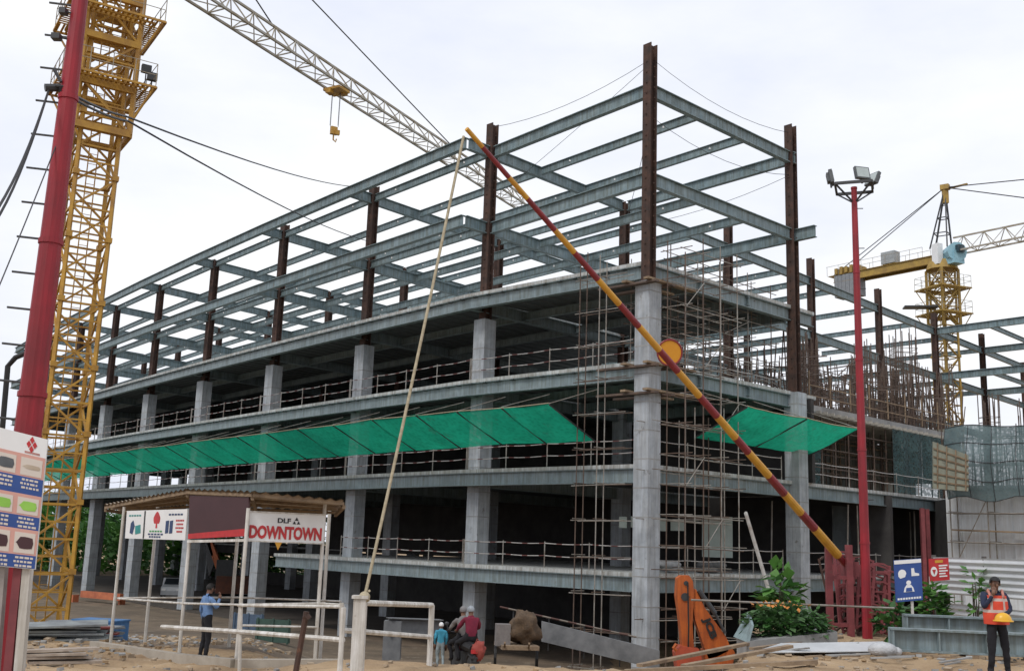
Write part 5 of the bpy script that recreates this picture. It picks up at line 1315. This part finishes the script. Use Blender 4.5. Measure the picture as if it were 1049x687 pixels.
for s_ in (-1.1, 1.1): MB().tube([xb+V((-1.4, s_, .4)), xb+V((1.4, s_, .4))], .42, 10).build('track', black, xd)
MB().prism([at(211, 555, 84), at(215, 554, 84), at(220, 575, 84), at(214, 590, 84), at(212, 578, 84)], (0, .4, 0)).build('dipper_arm', dark, xd)
# loaded handcart by the second bay
hc = thing('handcart', on(528, 690, 33), 'handcart heaped with a brown sack cover in the shade right of the motorcycle', 'handcart')
hb = on(528, 690, 33); hb.z = at(528, 684, 33).z
MB().box(hb+V((0, 0, .65)), (1.1, 1.5, .12), R(10)).build('bed', wood, hc)
def lump(c, rx, ry, rz_, amp, fq):
    def f(a, b):
        v_ = V((math.sin(math.pi*b)*math.cos(2*math.pi*a), math.sin(math.pi*b)*math.sin(2*math.pi*a), -math.cos(math.pi*b)))
        k = 1+amp*NZ.noise(v_*fq+c)+amp*.5*NZ.noise(v_*fq*2.7+c)
        return c+V((v_.x*rx, v_.y*ry, v_.z*rz_))*k
    return MB().grid(f, 28, 18)
lump(hb+V((.22, 0, 1.14)), .44, .55, .50, .38, 1.9).build('sack_cover', mat('sack_brown', (.13, .085, .05), .95, (.07, .047, .03), 6, bump=.6), hc, smooth=True)
MB().box(hb+V((-.42, -.3, .98)), (.42, .4, .62), R(8)).build('box', mat('cart_grey', (.22, .20, .19), .8), hc)
for s_ in (-1, 1): MB().tube([hb+V((s_*.58, 0, .32)), hb+V((s_*.66, 0, .32))], .33, 14).build('wheel', black, hc)
for s_ in (-.35, .35): MB().bar(hb+V((s_, -.7, .66)), hb+V((s_, -1.4, .85)), .05, .05).build('handle', wood, hc)
# ramp parapet that slopes down to the basement
ra, rb, rc = at(555, 636, 41), at(662, 662, 41), at(555, 648, 41)
rw = thing('ramp_parapet', V((ra.x, ra.y, 0)), 'sloping grey concrete ramp parapet in the basement left of the corner column', 'parapet')
dullc = mat('shade_toned_concrete', (.20, .205, .21), .95, (.11, .115, .12), 1.5)  # grey darkened, basement shade is painted into the colour
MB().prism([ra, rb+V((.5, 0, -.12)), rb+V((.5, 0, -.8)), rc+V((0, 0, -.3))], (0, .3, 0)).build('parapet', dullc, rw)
m_ = MB(); 
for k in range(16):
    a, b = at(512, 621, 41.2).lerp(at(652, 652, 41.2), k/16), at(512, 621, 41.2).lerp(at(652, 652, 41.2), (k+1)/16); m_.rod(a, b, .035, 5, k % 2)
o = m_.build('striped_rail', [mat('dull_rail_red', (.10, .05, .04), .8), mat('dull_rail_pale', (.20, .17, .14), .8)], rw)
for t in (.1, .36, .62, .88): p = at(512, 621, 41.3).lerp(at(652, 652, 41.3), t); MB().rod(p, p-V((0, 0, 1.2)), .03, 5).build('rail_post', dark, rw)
bmk = MB().ibeam(at(398, 632, 38), at(452, 634, 39), .55, .4); tag(bmk.box(at(402, 655, 38.2), (.6, .5, 1.3)).build('beam_stack', dullc, base=at(398, 632, 38)), 'grey steel beam propped on a block in the basement behind the pipe barrier', 'steel beam')
# ---------------------------------------------------------------- building materials and rubble at the left
def sheets(px, py, d, n, w_, l, m, label, rz, nm='sheet_stack', cat='sheets', group=None):
    p = on(px, py, d); mm = MB()
    for k in range(n):
        mt = M.Rotation(rz+rnd.uniform(-.15, .15), 3, 'Z') @ M.Rotation(rnd.uniform(-.06, .06), 3, 'X') @ M.Rotation(rnd.uniform(-.05, .05), 3, 'Y')
        mm.box(p+V((rnd.uniform(-.15, .15), rnd.uniform(-.15, .15), .06+k*.075)), (l*rnd.uniform(.8, 1.1), w_*rnd.uniform(.8, 1.1), .05), mt=mt)
    return tag(mm.build(nm, m, base=p), label, cat, group)
sheets(84, 650, 35, 7, 1.2, 2.4, mat('sheet_grey', (.20, .22, .23), .7, (.13, .14, .15), 2), 'stack of grey sheets lying left of the blue bin', R(-25))
sheets(60, 668, 30, 6, 1.0, 2.2, mat('sheet_slate', (.27, .30, .30), .8, (.15, .16, .17), 2), 'slate grey sheets thrown on the earth below the yellow crane', R(18))
sheets(75, 628, 52, 5, 1.6, 3.2, mat('sheet_dark', (.12, .14, .16), .7), 'dark sheets heaped farther back beside the first column', R(5))
sheets(78, 663, 31, 5, .5, 1.8, mat('timber_red', (.24, .05, .045), .8, (.16, .035, .03), 4), 'pile of red painted boards in front of the grey sheets', R(12), 'board_pile', 'boards')
sheets(60, 684, 23, 4, .35, 1.5, mat('timber_pale', (.42, .36, .30), .9, (.28, .22, .17), 4), 'pale scrap boards lying in the foreground under the crane', R(30), 'board_pile', 'boards')
bb_ = on(102, 652, 36); bx = MB(); bluem = mat('bin_blue', (.06, .17, .36), .6, (.045, .13, .28), 3)
bx.box(bb_+V((0, 0, .32)), (1.5, .9, .62), R(-14)).box(bb_+V((0, 0, .645)), (1.56, .96, .05), R(-14)).box(bb_+V((0, -.0, .3)), (1.52, .1, .55), R(-14))
tag(bx.build('blue_bin', bluem, base=bb_), 'light blue skip bin left of the gate shelter', 'bin')
for k, (px, py, d, m, lab) in enumerate(((280, 640, 50, mat('fence_green', (.045, .09, .07), .8), 'dull green mesh panel leaning in the shade behind the gate shelter'), (255, 628, 56, mat('fence_blue', (.10, .15, .22), .8), 'grey blue panel at the foot of the third column'))):
    p = on(px, py, d); mm = MB().box(p+V((0, 0, .5)), (1.8, .06, 1.0), R(-20))
    for t in (-.8, 0, .8): mm.box(p+V((t*.94, -t*.342-.06, .5)), (.07, .07, 1.1), R(-20))
    tag(mm.build('site_panel', m, base=p), lab, 'panel')
ob = on(104, 610, 84); tag(MB().box(ob+V((0, 0, .55)), (5.0, .3, .5), R(-35)).box(ob+V((-2, 0, .25)), (.2, .5, .6), R(-35)).box(ob+V((1.9, -.9, .25)), (.2, .5, .6), R(-35)).build('road_barrier', mat('barrier_orange', (.50, .16, .07), .7, (.36, .10, .05), 2), base=ob), 'orange road barrier far back between the first two columns', 'barrier')
rub = MB()
for k in range(2200):
    side = rnd.random()
    if side < .45: x, y = rnd.uniform(-15, -8.5), rnd.uniform(24, 46)
    elif side < .62: x, y = rnd.uniform(4, 16), rnd.uniform(19.5, 27)
    else: y = rnd.uniform(13, 30); x = rnd.uniform(-.5, .5)*y
    r = rnd.uniform(.012, .07)*(1.7 if side < .45 else 1.0); z = ground(x, y)
    mt = M.Rotation(rnd.uniform(0, 3), 3, 'Z') @ M.Rotation(rnd.uniform(-.5, .5), 3, 'X')
    rub.box((x, y, z+r*.3), (r*rnd.uniform(1, 2.4), r*rnd.uniform(.8, 1.6), r*rnd.uniform(.5, 1.1)), mt=mt, m=rnd.choice((0, 0, 1, 2)))
ro = rub.build('rubble', [mat('stone_pale', (.40, .32, .23), .95, (.24, .18, .12), 5), concd, dirt]); tag(ro, 'scattered stones and broken brick on the earth', 'rubble', kind='stuff')
pb_ = MB()
for k in range(60):
    x, y = rnd.uniform(4.5, 14), rnd.uniform(21.5, 25.5); z = ground(x, y)+.05; a = rnd.uniform(-.6, .6); L = rnd.uniform(.2, .9)
    pb_.bar((x, y, z), (x+L*math.cos(a), y+L*math.sin(a), z+rnd.uniform(0, .12)), rnd.uniform(.04, .1), .03, rnd.choice((0, 0, 1)))
tag(pb_.build('wood_scraps', [wood, concd]), 'wood scraps and offcuts on the earth before the planter', 'scraps', kind='stuff')
bg_ = on(904, 661, 22.8); tag(MB().ball(bg_+V((0, 0, .14)), .26, 0, 10, 7, (1.2, .8, .6)).ball(bg_+V((.28, .1, .1)), .17, 0, 8, 6, (1, .8, .6)).build('plastic_sack', mat('sack_white', (.52, .53, .54), .6, (.36, .37, .38), 6, bump=.5), base=bg_, smooth=True), 'crumpled white plastic sack at the left end of the lower steel beam', 'sack')
for k, (dx, lab) in enumerate(((3.0, 'pale cement sacks heaped behind the railing just right of the corner column'), (6.2, 'dark bundle lying behind the first floor railing right of the digger arm'))):
    p = v3(N[0]+V0*dx+U0*1.3, ZL[1]); mm = MB()
    for q in range(6): mm.ball(p+v3(V0*rnd.uniform(-.7, .7)+U0*rnd.uniform(-.3, .5), .16+.2*(q % 2)), .32, 0, 10, 7, (1.3, .9, .55))
    tag(mm.build('sack_heap', (mat('cement_sack', (.44, .45, .45), .9, (.28, .28, .28), 3), mat('dark_sack', (.13, .13, .13), .9))[k], base=p, smooth=True), lab, 'sacks')

# ---------------------------------------------------------------- trees beyond the open ground floor
def tree(px, d, h, wd, n, label, ml):
    p = at(px, 560, d); p.z = ground(p.x, p.y); root = thing('tree', p, label, 'tree', 'trees beyond the building')
    MB().tube([p, p+V((.2, 0, h*.3)), p+V((.1, .1, h*.55))], [.35, .26, .14], 8).build('trunk', bark, root)
    lm = MB()
    for k in range(5):
        a = k*1.26+rnd.random(); lm.tube([p+V((.15, 0, h*.3)), p+V((wd*.5*math.cos(a), wd*.5*math.sin(a), h*.62))], [.13, .05], 6)
    lm.build('limbs', bark, root)
    cl = MB()
    for q in range(22):
        a = rnd.uniform(0, 6.28); rr = rnd.uniform(.15, .85); cz = rnd.uniform(.30, .92)
        c = p+V((wd*rr*math.cos(a)*(1.15-cz*.6), wd*rr*math.sin(a)*(1.15-cz*.6), h*cz)); s_ = wd*rnd.uniform(.22, .40)
        mi = rnd.choice((0, 0, 1))
        for k in range(n//22):
            v_ = V((rnd.gauss(0, .5), rnd.gauss(0, .5), rnd.gauss(0, .4)))
            c2_ = c+v_*s_; L = rnd.uniform(.35, .7); d1 = V((rnd.uniform(-1, 1), rnd.uniform(-1, 1), rnd.uniform(-.5, .6))).normalized(); d2 = d1.cross(V((rnd.random(), rnd.random(), 1))).normalized()*L*.4
            cl.poly([c2_, c2_+d1*L*.5+d2, c2_+d1*L, c2_+d1*L*.5-d2], mi)
    cl.build('crown', [leafm[ml[0]], leafm[ml[1]]], root)
for k, (px, d, h, wd, lab) in enumerate(((40, 165, 11, 7, 'green tree behind the lattice mast of the near crane'), (72, 150, 10, 6.5, 'bright green tree seen between crane and first column'), (112, 172, 11.5, 8, 'tree seen between the first two columns under the building'), (150, 158, 10, 7, 'tree seen just left of the left sign panel of the shelter'), (185, 180, 11, 8, 'tree farthest to the right seen through the open ground floor'), (8, 150, 11, 7, 'tree at the left edge hidden partly by the safety board'), (95, 200, 13, 9, 'taller tree far behind the first columns'))):
    tree(px, d, h, wd, 1800, lab, ((0, 1), (1, 0), (0, 2))[k % 3])

wm = MB()
for k in range(9000):
    d = rnd.uniform(135, 160); px = rnd.uniform(-120, 330); p = at(px, 560, d)
    h = 7.0+1.6*math.sin(px*.06)+1.1*math.sin(px*.15+1)
    z = h*rnd.random()**.8+.2
    L = rnd.uniform(.6, 1.3); d1 = V((rnd.uniform(-1, 1), rnd.uniform(-1, 1), rnd.uniform(-.6, .6))).normalized(); d2 = d1.cross(V((rnd.random(), rnd.random(), 1))).normalized()*L*.42
    c = V((p.x, p.y, z)); wm.poly([c, c+d1*L*.5+d2, c+d1*L, c+d1*L*.5-d2], 0 if math.sin(px*.21+z) > -.2 else 1)
tag(wm.build('woodland', [leafm[0], leafm[1]]), 'green thicket far behind the open ground floor at the left', 'woodland', kind='stuff')
